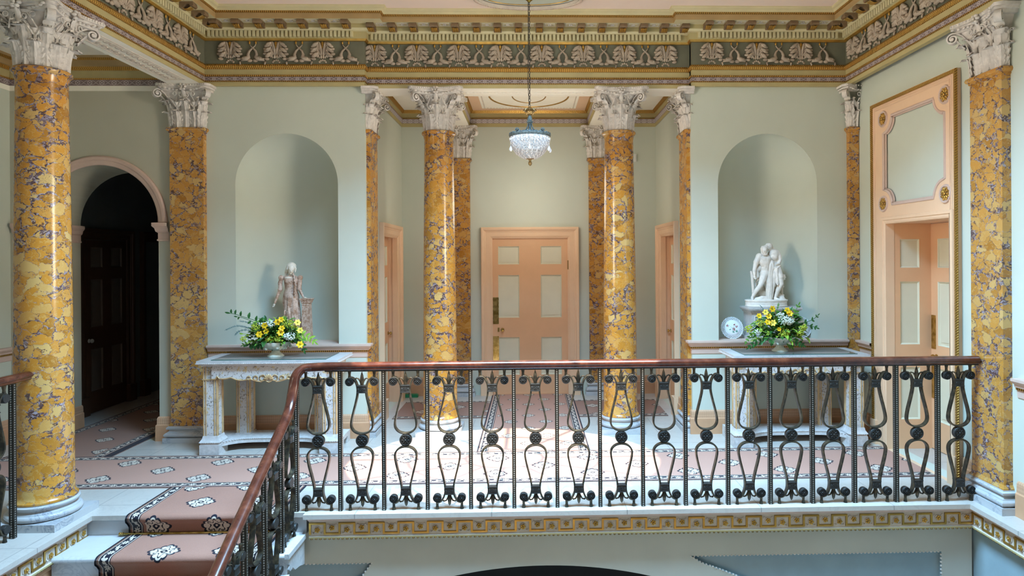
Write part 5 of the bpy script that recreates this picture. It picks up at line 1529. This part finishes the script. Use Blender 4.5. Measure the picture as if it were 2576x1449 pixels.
sprays = [([q2(1975, 810), q2(1995, 792), q2(2003, 778), q2(2008, 768)], 'leafm', 3, .055, .022, (radians(55), 2)),
          ([q2(1985, 815), q2(2020, 812), q2(2044, 804), q2(2056, 794)], 'leafd', 4, .045, .018, (radians(50), 2)),
          ([q2(1990, 820), q2(2020, 818), q2(2040, 820), q2(2052, 824)], 'leafd', 4, .055, .024, (radians(45), 2)),
          ([q2(1985, 855), q2(2000, 850), q2(2012, 842)], 'leafl', 12, .05, .009, (radians(55), 2)),
          ([q2(1985, 858), q2(2005, 862), q2(2018, 868)], 'leafd', 4, .06, .030, (radians(55), 2)),
          ([q2(1975, 856), q2(1985, 862), q2(1990, 870)], 'leafm', 3, .07, .028, (radians(40), 2)),
          ([q2(1925, 855), q2(1905, 852), q2(1890, 856)], 'leafl', 9, .03, .010, (radians(60), 2)),
          ([q2(1920, 858), q2(1900, 862), q2(1886, 872)], 'leafd', 4, .06, .026, (radians(45), 2)),
          ([q2(1920, 842), q2(1895, 838), q2(1883, 850), q2(1876, 862)], 'leafm', 6, .035, .018, (radians(55), 2)),
          ([q2(1945, 848, -.14), q2(1943, 856, -.16), q2(1942, 860, -.16)], 'leafd', 1, .055, .05, (radians(5), 1)),
          ([q2(1945, 842, -.14), q2(1925, 836, -.16), q2(1912, 830, -.16)], 'leafl', 2, .05, .024, (radians(30), 2)),
          ([q2(1930, 800), q2(1922, 780), q2(1912, 768)], 'leafb', 6, .02, .003, (radians(40), 2)),
          ([q2(1950, 800), q2(1956, 775), q2(1958, 765)], 'leafm', 5, .022, .010, (radians(50), 2))]
A2 = arrangement(bx, by, 'arrangement of yellow lilies, white umbels and leaves before the marble couple', 23, dict(rx=.27, rz=.25,
    lilies=lst([(1942, 777, .038, 'lily'), (1980, 782, .040, 'lily'), (1926, 785, .034, 'lily2'), (1909, 795, .032, 'lily'), (1934, 796, .034, 'lily'),
                (1931, 811, .036, 'lily'), (1945, 812, .038, 'lily2'), (1987, 789, .034, 'lily'), (1960, 828, .024, 'lily')], bx, by, -.15),
    white=lst([(1978, 806, .085, 120), (1962, 792, .045, 30), (1906, 834, .04, 26)], bx, by, -.12), yellow=lst([(1883, 827, .045, 40), (1972, 838, .065, 90), (1911, 812, .045, 40), (2020, 824, .045, 40), (2012, 838, .04, 30)], bx, by, -.12), sprays=sprays))

# ================================================================== statues
def capsule(b, p0, p1, r0, r1, seg=10):
    A, B = Vector(p0), Vector(p1); d = (B-A); L_ = d.length or 1e-4; t = d/L_
    pts = []; rr = []
    for a in (-80, -50, -20): pts.append(A+t*(r0*sin(radians(a)))); rr.append(r0*cos(radians(a)))
    for a in (20, 50, 80): pts.append(B+t*(r1*sin(radians(a)))); rr.append(r1*cos(radians(a)))
    b.tube(pts, rr, seg, 0)
def limb(b, pts, rs):
    for i in range(len(pts)-1): capsule(b, pts[i], pts[i+1], rs[i], rs[i+1])
def ell(b, c_, r, rot=None): b.sphere(c_, r, 0, 14, 10, rot)
def hand(b, w_, d, r, side=(0, -1, 0), curl=.3, spread=.35):
    """palm, four separate fingers and a thumb; w_ wrist point, d pointing direction"""
    w_ = Vector(w_); d = Vector(d).normalized(); s_ = Vector(side).normalized(); n_ = d.cross(s_).normalized()
    pc = w_+d*r*2.2; capsule(b, w_, pc, r*.75, r*.95)
    for i, ln in enumerate((2.3, 2.7, 2.5, 1.9)):
        o = pc+s_*((i-1.5)*r*.50); d1 = (d+s_*((i-1.5)*spread*.25)).normalized(); k1 = o+d1*r*ln*.5; d2 = (d1+n_*curl).normalized(); limb(b, [o, k1, k1+d2*r*ln*.45], [r*.30, r*.27, r*.20])
    o = w_+d*r*.9-s_*r*.7; d1 = (d*.7-s_*.8).normalized(); limb(b, [o, o+d1*r*1.2, o+d1*r*1.2+(d+n_*.3).normalized()*r*.9], [r*.36, r*.30, r*.22])
def sculpt(b, name, mats, parent, vox, smooth_it=4):
    o = b.build(name, mats, parent, smooth=180)
    m = o.modifiers.new('remesh', 'REMESH'); m.mode = 'VOXEL'; m.voxel_size = vox; m.use_smooth_shade = True
    s_ = o.modifiers.new('smooth', 'SMOOTH'); s_.iterations = smooth_it; s_.factor = .5; return o
def head(b, c_, s_, look, tilt=0):
    """head with brow, nose, lips, chin and ears; look = facing direction"""
    c_ = Vector(c_); f = Vector(look).normalized(); sd = f.cross(Vector((sin(tilt), 0, cos(tilt)))).normalized(); up = sd.cross(f).normalized()
    R = Matrix((sd, -f, up)).transposed()
    def P(x, y, z): return c_+sd*(x*s_)+f*(y*s_)+up*(z*s_)
    b.sphere(P(0, -.08, .12), (.74*s_, .92*s_, .86*s_), 0, 14, 10, R); b.sphere(P(0, .18, -.28), (.60*s_, .66*s_, .80*s_), 0, 14, 10, R)
    b.sphere(P(0, .62, -.86), (.24*s_, .20*s_, .20*s_), 0, 8, 6, R)
    b.tube([P(0, .78, .10), P(0, .98, -.20), P(0, .84, -.32)], [.09*s_, .14*s_, .13*s_], 6)
    for x in (-.30, .30): b.sphere(P(x, .70, .16), (.20*s_, .12*s_, .07*s_), 0, 8, 6, R); b.sphere(P(x, .70, -.02), (.13*s_, .10*s_, .09*s_), 0, 8, 6, R); b.sphere(P(x*2.45, -.08, -.10), (.08*s_, .18*s_, .24*s_), 0, 8, 6, R)
    b.sphere(P(0, .76, -.50), (.22*s_, .10*s_, .06*s_), 0, 8, 5, R); b.sphere(P(0, .74, -.60), (.18*s_, .10*s_, .06*s_), 0, 8, 5, R)
    return P
K = .615   # metres per 1000 px of the detail crop
def lp(cx, cy, y=0, z0=.0, x0=449, yr=1602): return ((cx-x0)*K/1000, y, (yr-cy)*K/1000+z0)

T = empty('lady_statue', (-2.672, 7.40, 1.036), 0, 'brown and white alabaster statue of a long-haired woman leaning on a pillar, left niche', 'statue')
b = MB()   # dress and torso: stacked rings with folds
def g(cx, cy, y=0): return lp(cx, cy, y)
rings = [(1602, 300, 640, .085), (1500, 318, 650, .085), (1300, 330, 640, .082), (1100, 340, 615, .080), (950, 322, 600, .078), (830, 312, 600, .076), (740, 318, 592, .072), (690, 330, 580, .064), (640, 348, 560, .054), (590, 345, 560, .052), (530, 335, 570, .056), (470, 330, 580, .056), (430, 320, 585, .050), (400, 330, 560, .040), (385, 380, 520, .030)]
def dress(u, v):
    k = v*(len(rings)-1); i = min(int(k), len(rings)-2); t = k-i; t = t*t*(3-2*t) if False else t
    a0, a1 = rings[i], rings[i+1]; cy = a0[0]+(a1[0]-a0[0])*t; xl = a0[1]+(a1[1]-a0[1])*t; xr_ = a0[2]+(a1[2]-a0[2])*t; dp2 = a0[3]+(a1[3]-a0[3])*t
    an = 2*pi*u; fold = 1+(.085*cos(an*11+cy*.006)+.05*cos(an*19+1))*max(0, min(1, (cy-690)/300))+.02*cos(an*14+cy*.05)*(cy < 690)
    x, _, z = g((xl+xr_)/2, cy); return (x+(xr_-xl)/2*K/1000*cos(an)*fold, dp2*sin(an)*fold, z)
b.grid(dress, 64, 60, cu=True)
n0 = len(rings)
b.f.append([i*61 for i in range(64)][::-1]); b.m.append(0); b.uv.append(None)
b.f.append([i*61+60 for i in range(64)]); b.m.append(0); b.uv.append(None)
for s_, cx in ((-1, 405), (1, 505)): ell(b, g(cx, 488, -.030), (.029, .028, .028))
for cx, cy in ((278, 425), (622, 425)): ell(b, g(cx, cy, -.005), (.029, .030, .030))
limb(b, [g(290, 420), g(262, 520, -.005), g(268, 640, -.012)], [.024, .026, .024]); ell(b, g(262, 640, -.012), (.029, .027, .016))
limb(b, [g(262, 640, -.012), g(222, 770, -.03), g(190, 880, -.045)], [.021, .018, .012])
limb(b, [g(612, 420), g(618, 520, -.010), g(612, 625, -.020)], [.024, .026, .024]); ell(b, g(615, 635, -.02), (.029, .027, .016))
limb(b, [g(612, 630, -.020), g(660, 710, -.035), g(705, 785, -.045)], [.020, .017, .011])
for i in range(1, 6): limb(b, [g(330+i*45, 1000+i*20, -.080+.004*abs(i-3)), g(320+i*55, 1250, -.088+.006*abs(i-3)), g(310+i*62, 1560, -.088+.008*abs(i-3))], [.006, .009, .010])
sculpt(b, 'dress', M['alab'], T, .0052, 3)
b = MB(); P = head(b, g(472, 268, -.022), .052, (.38, -1, -.38), .16)
limb(b, [g(440, 340, -.006), g(437, 400, -.004), g(440, 425, -.01)], [.022, .022, .030]); ell(b, g(440, 432, -.018), (.060, .034, .022))
hand(b, g(190, 880, -.045), (-.35, -.15, -1), .0105, (1, -.2, 0)); hand(b, g(705, 785, -.045), (1, -.25, -.12), .0105, (0, -1, .1), -.25)
sculpt(b, 'head_neck_and_hands', M['alabw'], T, .0032, 2)
b = MB(); ell(b, g(463, 222, .004), (.050, .056, .048)); 
limb(b, [g(428, 205, -.03), g(412, 265, -.030), g(375, 325, -.012)], [.016, .018, .010]); limb(b, [g(405, 240, .01), g(372, 320, .012), g(348, 385, .010)], [.028, .024, .012])
limb(b, [g(530, 220, -.02), g(552, 260, -.02), g(540, 320, -.02)], [.012, .010, .008])
sculpt(b, 'hair', M['alabw'], T, .004, 3)
b = MB()
pts = [g(500, 345, -.02), g(535, 400, -.045), g(555, 470, -.062), g(572, 540, -.064), g(566, 610, -.062), g(560, 680, -.070), g(568, 745, -.076)]
Pc = catmull(pts, 5)
for i, p in enumerate(Pc): b.sphere(p+Vector((.004*sin(i*1.6), 0, 0)), (.011, .009, .011), 0, 8, 6)
b.build('braid', M['alab'], T, smooth=180)
b = MB()
def gg(cx, cy): return (cx-449)*K/1000, (1602-cy)*K/1000
x0, z1 = gg(648, 800); x1, _ = gg(842, 800); xm = (x0+x1)/2-.004
for hw2, hd, za, zb in ((.064, .055, z1-.012, z1), (.056, .048, z1-.030, z1-.012), (.050, .044, z1-.05, z1-.03), (.040, .038, z1-.075, z1-.05)):
    b.box(xm-hw2, xm+hw2, -hd-.01, hd, za, zb)
b.add([(xm-.05, -.055, 0), (xm+.052, -.055, 0), (xm+.052, .05, 0), (xm-.05, .05, 0), (xm-.040, -.044, z1-.075), (xm+.038, -.044, z1-.075), (xm+.038, .04, z1-.075), (xm-.04, .04, z1-.075)], [(0, 1, 5, 4), (1, 2, 6, 5), (2, 3, 7, 6), (3, 0, 4, 7), (0, 3, 2, 1)])
b.build('pillar', M['alab'], T, smooth=0)

# marble couple on pedestal, right niche
T = empty('marble_pedestal', (2.70, 7.36, 1.036), 0, 'white marble pedestal carrying the sculpted couple in the right niche', 'pedestal')
b = MB(); b.box(-.235, .27, -.12, .16, 0, .30); b.frame(-.19, .225, .06, .25, [(0, 0), (.008, .008), (.016, 0)], y=-.12, closed=True); b.build('shaft', M['white'], T, smooth=0)
b = MB(); b.mould([(-.235, .16), (-.235, -.12), (.27, -.12), (.27, .16)], [(0, .295), (.014, .302), (.018, .318), (.040, .330), (.046, .345), (.046, .362), (.0, .3625)]); b.box(-.27, .305, -.155, .16, .35, .3615)
b.build('cap_moulding', M['white'], T, smooth=0)
b = MB(); b.box(-.26, .295, -.145, .16, 0, .03); b.build('plinth', M['white'], T, smooth=0)
T = empty('couple_statue', (2.70, 7.36, 1.3985), 0, 'white marble statue group of a bearded man and draped woman embracing', 'statue')
def h(cx, cy, y=0): return ((cx-543)*K/1000, y, .0+(1300-cy)*K/1000)
b = MB()
b.lathe([(0, 0), (.236, 0), (.240, .010), (.232, .022), (.236, .036), (.232, .050), (.244, .070), (.240, .080), (0, .082)], 40, caps=False)
for i in range(len(b.v)): x, y, z = b.v[i]; b.v[i] = (x*1.0-.025, y*.62+.01, z)
rk = MB(); rk.merge(b)
limb(rk, [h(300, 1165, -.03), h(400, 1140, -.04), h(500, 1150, -.03)], [.022, .028, .03]); limb(rk, [h(700, 1080, .02), h(780, 1150, .0), h(830, 1180, 0)], [.04, .038, .02]); limb(rk, [h(330, 1080, .05), h(420, 1060, .05), h(560, 1050, .05)], [.03, .05, .05])
ell(rk, h(420, 1000, .06), (.06, .04, .09)); ell(rk, h(640, 1000, .06), (.07, .04, .11))
sculpt(rk, 'rocky_base', M['statw'], T, .006, 1)
b = MB()
P = head(b, h(452, 262, -.04), .046, (-.50, -1, -.15), -.12)
limb(b, [h(470, 320, -.01), h(480, 370, 0)], [.028, .034])
ell(b, h(482, 470, -.01), (.074, .054, .078)); ell(b, h(448, 425, -.040), (.040, .024, .032)); ell(b, h(510, 425, -.040), (.038, .024, .032)); ell(b, h(466, 545, -.034), (.020, .018, .040)); ell(b, h(500, 545, -.034), (.020, .018, .040)); ell(b, h(425, 500, -.01), (.028, .034, .05)); ell(b, h(490, 590, 0), (.058, .046, .065)); ell(b, h(482, 690, 0), (.062, .052, .055))
ell(b, h(375, 375, 0), (.040, .036, .036)); ell(b, h(560, 400, .02), (.04, .036, .036))
limb(b, [h(370, 375, 0), h(310, 480, -.015), h(285, 560, -.02)], [.036, .034, .026]); limb(b, [h(285, 560, -.02), h(262, 640, -.03), h(262, 715, -.04)], [.026, .023, .016]); hand(b, h(262, 715, -.04), (.1, -.3, -1), .0125, (1, 0, .1), .8)
limb(b, [h(460, 720, -.01), h(415, 810, -.03), h(370, 905, -.045)], [.048, .042, .030]); limb(b, [h(370, 905, -.045), h(300, 1000, -.035), h(228, 1130, -.02)], [.031, .027, .016]); limb(b, [h(228, 1140, -.02), h(205, 1172, -.07)], [.018, .014])
limb(b, [h(510, 720, .0), h(530, 850, -.01), h(525, 950, -.01), h(520, 1150, .0)], [.046, .042, .030, .018])
sculpt(b, 'man', M['statw'], T, .0042, 2)
b = MB()
for i in range(26):
    a = i*2.4; r_ = .9-.03*i/26; z_ = i/25; b.sphere(P(.72*sin(a)*(1-.3*z_), -.25+.5*cos(a)*.9-.2, .10+.75*z_), (.013, .013, .013), 0, 7, 5)
for i in range(14): b.sphere(P(-.35+.7*(i % 7)/6, .52-.3*abs((i % 7)/6-.5), -.85-.22*(i//7)), (.010, .010, .013), 0, 7, 5)
for i in range(8): b.sphere(P(.75, -.35, .4-.22*i), (.013, .013, .015), 0, 7, 5)
sculpt(b, 'hair_and_beard', M['statw'], T, .0045, 1)
b = MB()
P2 = head(b, h(562, 212, .01), .043, (-.65, -1, -.65), -.45)
limb(b, [h(590, 250, .02), h(620, 300, .02)], [.024, .030]); ell(b, h(650, 340, .01), (.068, .05, .058)); ell(b, h(640, 400, -.02), (.045, .03, .04)); ell(b, h(650, 460, .01), (.052, .042, .055)); ell(b, h(672, 580, .0), (.064, .052, .062))
limb(b, [h(712, 310, .01), h(745, 385, -.005), h(752, 440, -.01)], [.033, .028, .023]); limb(b, [h(752, 440, -.01), h(735, 480, -.03), h(712, 512, -.045)], [.023, .019, .013]); hand(b, h(712, 512, -.045), (-1, -.3, -.25), .0115, (0, -.2, 1), .5)
limb(b, [h(640, 620, -.02), h(630, 760, -.035), h(615, 900, -.035)], [.048, .040, .030]); limb(b, [h(700, 620, -.02), h(725, 760, -.05), h(738, 890, -.06)], [.048, .042, .030])
limb(b, [h(738, 890, -.06), h(690, 1000, -.045), h(650, 1130, -.03)], [.031, .028, .017]); limb(b, [h(645, 1150, -.03), h(720, 1182, -.07)], [.018, .014]); limb(b, [h(720, 1180, -.07), h(740, 1185, -.085)], [.014, .010])
sculpt(b, 'woman', M['statw'], T, .0042, 2)
b = MB(); ell(b, h(566, 195, .02), (.043, .046, .043)); limb(b, [h(590, 230, .02), h(640, 235, .03), h(680, 262, .03)], [.026, .022, .014]); limb(b, [h(520, 200, -.01), h(540, 240, -.02)], [.014, .012])
sculpt(b, 'bound_hair', M['statw'], T, .0045, 2)
b = MB()   # drapery
ell(b, h(664, 690, -.014), (.066, .056, .088)); ell(b, h(650, 780, -.022), (.060, .048, .06))
for i in range(9):
    t = i/8; limb(b, [h(596+5*i, 560+i*32, -.045), h(662, 604+i*36, -.066-.002*i), h(742-8*t, 548+i*36, -.036-.02*t)], [.010, .012, .009])
for j, x in enumerate((512, 532, 550, 566)): limb(b, [h(x+44, 450+abs(x-540), -.045), h(x+22, 560, -.052-.006*(j % 2)), h(x+6, 720, -.056), h(x+14-6*j, 900, -.050-.008*(j % 2)), h(x-14, 1185, -.045)], [.007, .009, .009, .010, .013])
for x in (600, 625): limb(b, [h(x, 780, -.05), h(x-20, 960, -.045), h(x-50, 1185, -.03)], [.014, .014, .014])
limb(b, [h(560, 420, -.03), h(590, 500, -.05), h(610, 600, -.055)], [.012, .014, .012]); limb(b, [h(400, 560, .02), h(350, 620, .01), h(310, 640, 0), h(330, 740, 0), h(290, 790, 0)], [.03, .036, .03, .030, .016]); ell(b, h(380, 610, .02), (.04, .03, .04))
limb(b, [h(370, 780, .01), h(315, 860, .01), h(305, 920, .01), h(340, 960, .01)], [.012, .014, .013, .012])
sculpt(b, 'drapery', M['statw'], T, .0048, 1)
b = MB(); limb(b, [h(210, 660, -.02), h(230, 760, -.02), h(240, 900, -.015), h(262, 1060, 0), h(262, 1190, 0)], [.013, .019, .016, .019, .022]); limb(b, [h(235, 770, -.02), h(270, 740, -.03)], [.013, .012])
limb(b, [h(782, 870, 0), h(790, 930, 0), h(800, 1110, 0)], [.010, .014, .010]); ell(b, h(790, 935, 0), (.026, .018, .018)); ell(b, h(803, 1095, 0), (.022, .014, .010)); limb(b, [h(803, 1110, 0), h(810, 1190, 0)], [.014, .02])
ell(b, h(808, 765, .02), (.034, .026, .036)); limb(b, [h(740, 740, .02), h(790, 800, .02)], [.02, .016]); limb(b, [h(800, 800, .02), h(800, 880, .01)], [.012, .012])
for i in range(9): a = 2*pi*i/9; ell(b, (h(808, 765)[0]+.032*cos(a), .01, h(808, 765)[2]+.034*sin(a)), (.010, .012, .010))
sculpt(b, 'tree_stump_and_staff', M['statw'], T, .005, 1)

# ================================================================== plates standing in the right niche
def plate(x, y, rz, lab):
    e_ = empty('pierced_plate', (x, y, 1.0365), rz, lab, 'plate'); R_ = .126
    b = MB(); R1_, R2_ = .086, .120
    prof = [(0, -.002), (.070, -.002), (.084, -.010)]; b.lathe([(0, .004), (.068, .004), (.083, -.004), (.088, -.010), (.084, -.014), (.066, -.006), (0, -.006)], 48, caps=False)
    n = 30
    for i in range(n):
        for s_ in (-1, 1):
            a0 = 2*pi*i/n; a1 = a0+s_*2*pi/n*1.6
            b.tube([(r*cos(a0+(a1-a0)*t), r*sin(a0+(a1-a0)*t), -.010-.012*t) for t, r in ((0, .086), (.5, .102), (1, .120))], .0030, 4)
    b.tube([((.122+.0025*cos(24*a))*cos(a), (.122+.0025*cos(24*a))*sin(a), -.022) for a in [2*pi*i/96 for i in range(96)]], .0042, 6, closed=True)
    # face +z outwards towards the room (-y), leaning back slightly
    Mx = Matrix.Translation((0, 0, R_*.985)) @ Matrix.Rotation(radians(-14), 4, 'X') @ Matrix.Rotation(pi/2, 4, 'X')
    for i in range(len(b.v)): x_, y_, z_ = b.v[i]; b.v[i] = (x_, y_, -z_*-1)
    b.xf(Mx); b.build('dish', M['porc'], e_, smooth=50)
    rnd = random.Random(int(x*100)); b = MB()
    for (cx, cz, k, r_, m_) in [(a_*1.35, b_*1.35, c2*2, d2*1.3, e2) for a_, b_, c2, d2, e2 in ((-.042, .018, 9, .012, 0), (.008, -.014, 12, .014, 0), (.012, .024, 7, .009, 0), (.032, .008, 7, .010, 0), (-.026, -.016, 6, .008, 1), (.030, -.030, 7, .009, 1), (.002, -.036, 7, .009, 1))]:
        for i in range(k): a = rnd.random()*6.28; r = rnd.random()*r_; b.sphere((cx+r*cos(a), cz+r*sin(a), .0045), (.0045, .0035, .0012), m_, 6, 4)
    for p0, p1 in (((-.03, .01), (.0, -.01)), ((.0, -.01), (.03, -.03)), ((.01, .02), (.0, -.035)), ((.02, .02), (.045, -.005))): b.tube([(*p0, .0045), ((p0[0]+p1[0])/2+.004, (p0[1]+p1[1])/2, .005), (*p1, .0045)], .0009, 4, 1)
    b.xf(Mx); b.build('painted_flowers', [M['red'], M['grn']], e_)
    return e_
plate(2.292, 7.37, radians(0), 'white pierced porcelain plate with red flowers, left of the pedestal')
plate(3.075, 7.37, radians(0), 'white pierced porcelain plate half hidden behind flowers, right of the pedestal')

# ================================================================== chandelier
T = empty('chandelier', (.008, 6.72, 0), 0, 'hanging bronze and crystal basket chandelier in front of the central door', 'chandelier')
b = MB(); z = 3.52; k = 0
while z < 4.60:
    R = Matrix.Rotation((k % 2)*pi/2+.3, 4, 'Z'); s = len(b.v)
    b.tube([(.0085*cos(a), 0, .017*sin(a)) for a in [2*pi*i/10 for i in range(10)]], .0028, 5, closed=True)
    for i in range(s, len(b.v)): v = R @ Vector(b.v[i]); b.v[i] = (v.x, v.y, v.z+z)
    z += .0285; k += 1
b.tube([(-.008, .004, 3.52), (-.018, .004, 3.8), (-.012, .004, 4.1), (-.010, .004, 4.6)], .003, 6); b.build('chain', M['irond'], T)
b = MB(); b.lathe([(0, 0), (.045, -.0), (.040, -.02), (.020, -.035), (.008, -.05)], 20, (0, 0, ZC-.002)); b.build('ceiling_canopy', M['brass'], T)
b = MB(); b.lathe([(.010, 3.51), (.022, 3.50), (.028, 3.488), (.060, 3.480), (.062, 3.474), (.034, 3.462), (.030, 3.44), (.020, 3.425), (.012, 3.42)], 24)
for i in range(8): a = 2*pi*i/8; b.tube([(.040*cos(a), .040*sin(a), 3.474), (.060*cos(a), .060*sin(a), 3.476), (.070*cos(a), .070*sin(a), 3.466)], [.008, .012, .004], 6); b.tube([(.028*cos(a), .028*sin(a), 3.432), (.036*cos(a), .036*sin(a), 3.452), (.034*cos(a), .034*sin(a), 3.470)], [.006, .009, .005], 6)
b.build('leaf_crown', M['bronzeg'], T)
b = MB(); b.lathe([(.012, 3.425), (.020, 3.405), (.026, 3.385), (.022, 3.37), (.032, 3.362), (.032, 3.350), (.016, 3.34), (.014, 3.30), (.017, 3.26), (.030, 3.245), (.034, 3.238), (.010, 3.235)], 20); b.build('stem', M['bronze'], T)
for i in range(4):
    a = pi/4+pi/2*i; b = MB(); c_, s_ = cos(a), sin(a)
    b.tube(catmull([(r*c_, r*s_, z_) for r, z_ in ((.024, 3.355), (.030, 3.32), (.050, 3.28), (.090, 3.245), (.135, 3.228))], 5), .0052, 6); b.build('arm', M['bronze'], T)
    b = MB(); p = Vector((.182*c_, .182*s_, 3.250))
    for j in range(6): t = 2*pi*j/6; b.tube([p+Vector((.004*cos(t), .004*sin(t), -.012)), p+Vector((.018*cos(t), .018*sin(t), .004)), p+Vector((.006*cos(t), .006*sin(t), .022))], [.004, .006, .003], 5)
    b.build('bud_finial', M['bronze'], T)
b = MB(); b.lathe([(.150, 3.232), (.205, 3.232), (.216, 3.222), (.212, 3.205), (.200, 3.196), (.150, 3.205), (.150, 3.232)], 48, caps=False)
for i in range(30): a = 2*pi*i/30; b.sphere((.205*cos(a), .205*sin(a), 3.234), (.014, .008, .007), 0, 7, 4, Matrix.Rotation(a+pi/2+.5*(-1)**i, 3, 'Z'))
for s_ in (0, 1):
    a = pi*s_/2; b.tube([(.15*cos(a), .15*sin(a), 3.225), (0, 0, 3.235), (-.15*cos(a), -.15*sin(a), 3.225)], .005, 6)
b.build('rim', M['bronze'], T)
b = MB(); prof = [(.198, 3.195), (.200, 3.17), (.196, 3.14), (.186, 3.105), (.168, 3.07), (.140, 3.035), (.105, 3.005), (.065, 2.985), (.035, 2.978)]
b2 = MB()
for j in range(26):
    t = j/25*(len(prof)-1); i = min(int(t), len(prof)-2); f_ = t-i; R_ = prof[i][0]+(prof[i+1][0]-prof[i][0])*f_; z_ = prof[i][1]+(prof[i+1][1]-prof[i][1])*f_
    n = max(10, int(2*pi*R_/.0165))
    for k in range(n):
        a = 2*pi*(k+.5*(j % 2))/n; b.sphere((R_*cos(a), R_*sin(a), z_), .0072, (k*7+j*3) % 3 == 0, 6, 4)
for k in range(44):
    a = 2*pi*k/44; b.sphere((.165*cos(a), .165*sin(a), 3.170), (.007, .007, .022), 0, 6, 5); b.sphere((.203*cos(a), .203*sin(a), 3.185-.02*abs(sin(a*4))), .010, 1, 7, 5)
    b.sphere((.200*cos(a), .200*sin(a), 3.175-.035*abs(sin(a*4))), .009, 0, 7, 5)
b.build('crystal_bowl', [M['crystal'], M['crystal2']], T, smooth=0, kind='stuff')
pd = None
for a in (3.5, 5.9, 1.2, 2.3, .1, 4.7):
    if pd is None:
        b = MB(); b.lathe([(0, 0), (.006, -.008), (.015, -.030), (.016, -.042), (.010, -.054), (0, -.058)], 10); b.tube([(0, 0, 0), (0, 0, .03)], .0015, 4); pd = o = b.build('drop_pendant', M['crystal'], T, smooth=30)
    else: o = dup(pd, T)
    o.location = (.208*cos(a), .208*sin(a), 3.10)
b = MB(); b.lathe([(.010, 2.998), (.046, 2.985), (.050, 2.978), (.042, 2.972), (.016, 2.968), (.010, 2.955), (.014, 2.948), (.019, 2.935), (.016, 2.918), (.004, 2.905), (0, 2.904)], 20)
b.build('finial', M['bronzeg'], T)

# ================================================================== small things
b = MB(); b.box(1.510, 1.550, YR-.022, YR, 3.35, 3.46); b.box(1.518, 1.542, YR-.026, YR-.022, 3.37, 3.44); o = b.build('sensor_box', M['switch'], None, smooth=0); tag(o, 'small white sensor box high on the back wall right of column', 'sensor')
b = MB(); b.slab([(-1.80, .001), (-1.60, .001), (-1.60, .035), (-1.62, .045), (-1.78, .045), (-1.80, .035)], 9.33, 9.40, 'xz'); o = b.build('cable_cover', M['plastic'], None, smooth=0); tag(o, 'small green plastic block on the floor behind the left column', 'block')
for n_, g_ in (('corinthian_column', 'round marbled columns'), ('marbled_pilaster', 'marbled pilasters on the walls'), ('console_table', 'console tables under the niches'),
               ('glass_sheet', 'glass sheets on the console tables'), ('footed_bowl', 'footed bowls of flowers'), ('flower_arrangement', 'flower arrangements on the tables'),
               ('pierced_plate', 'plates in the right niche'), ('carpet_runner', 'pink carpet runners')):
    for o in list(COL.objects):
        if o.parent is None and o.name.split('.')[0] == n_: o['group'] = g_
for o in COL.objects:
    if '_used' in o: del o['_used']
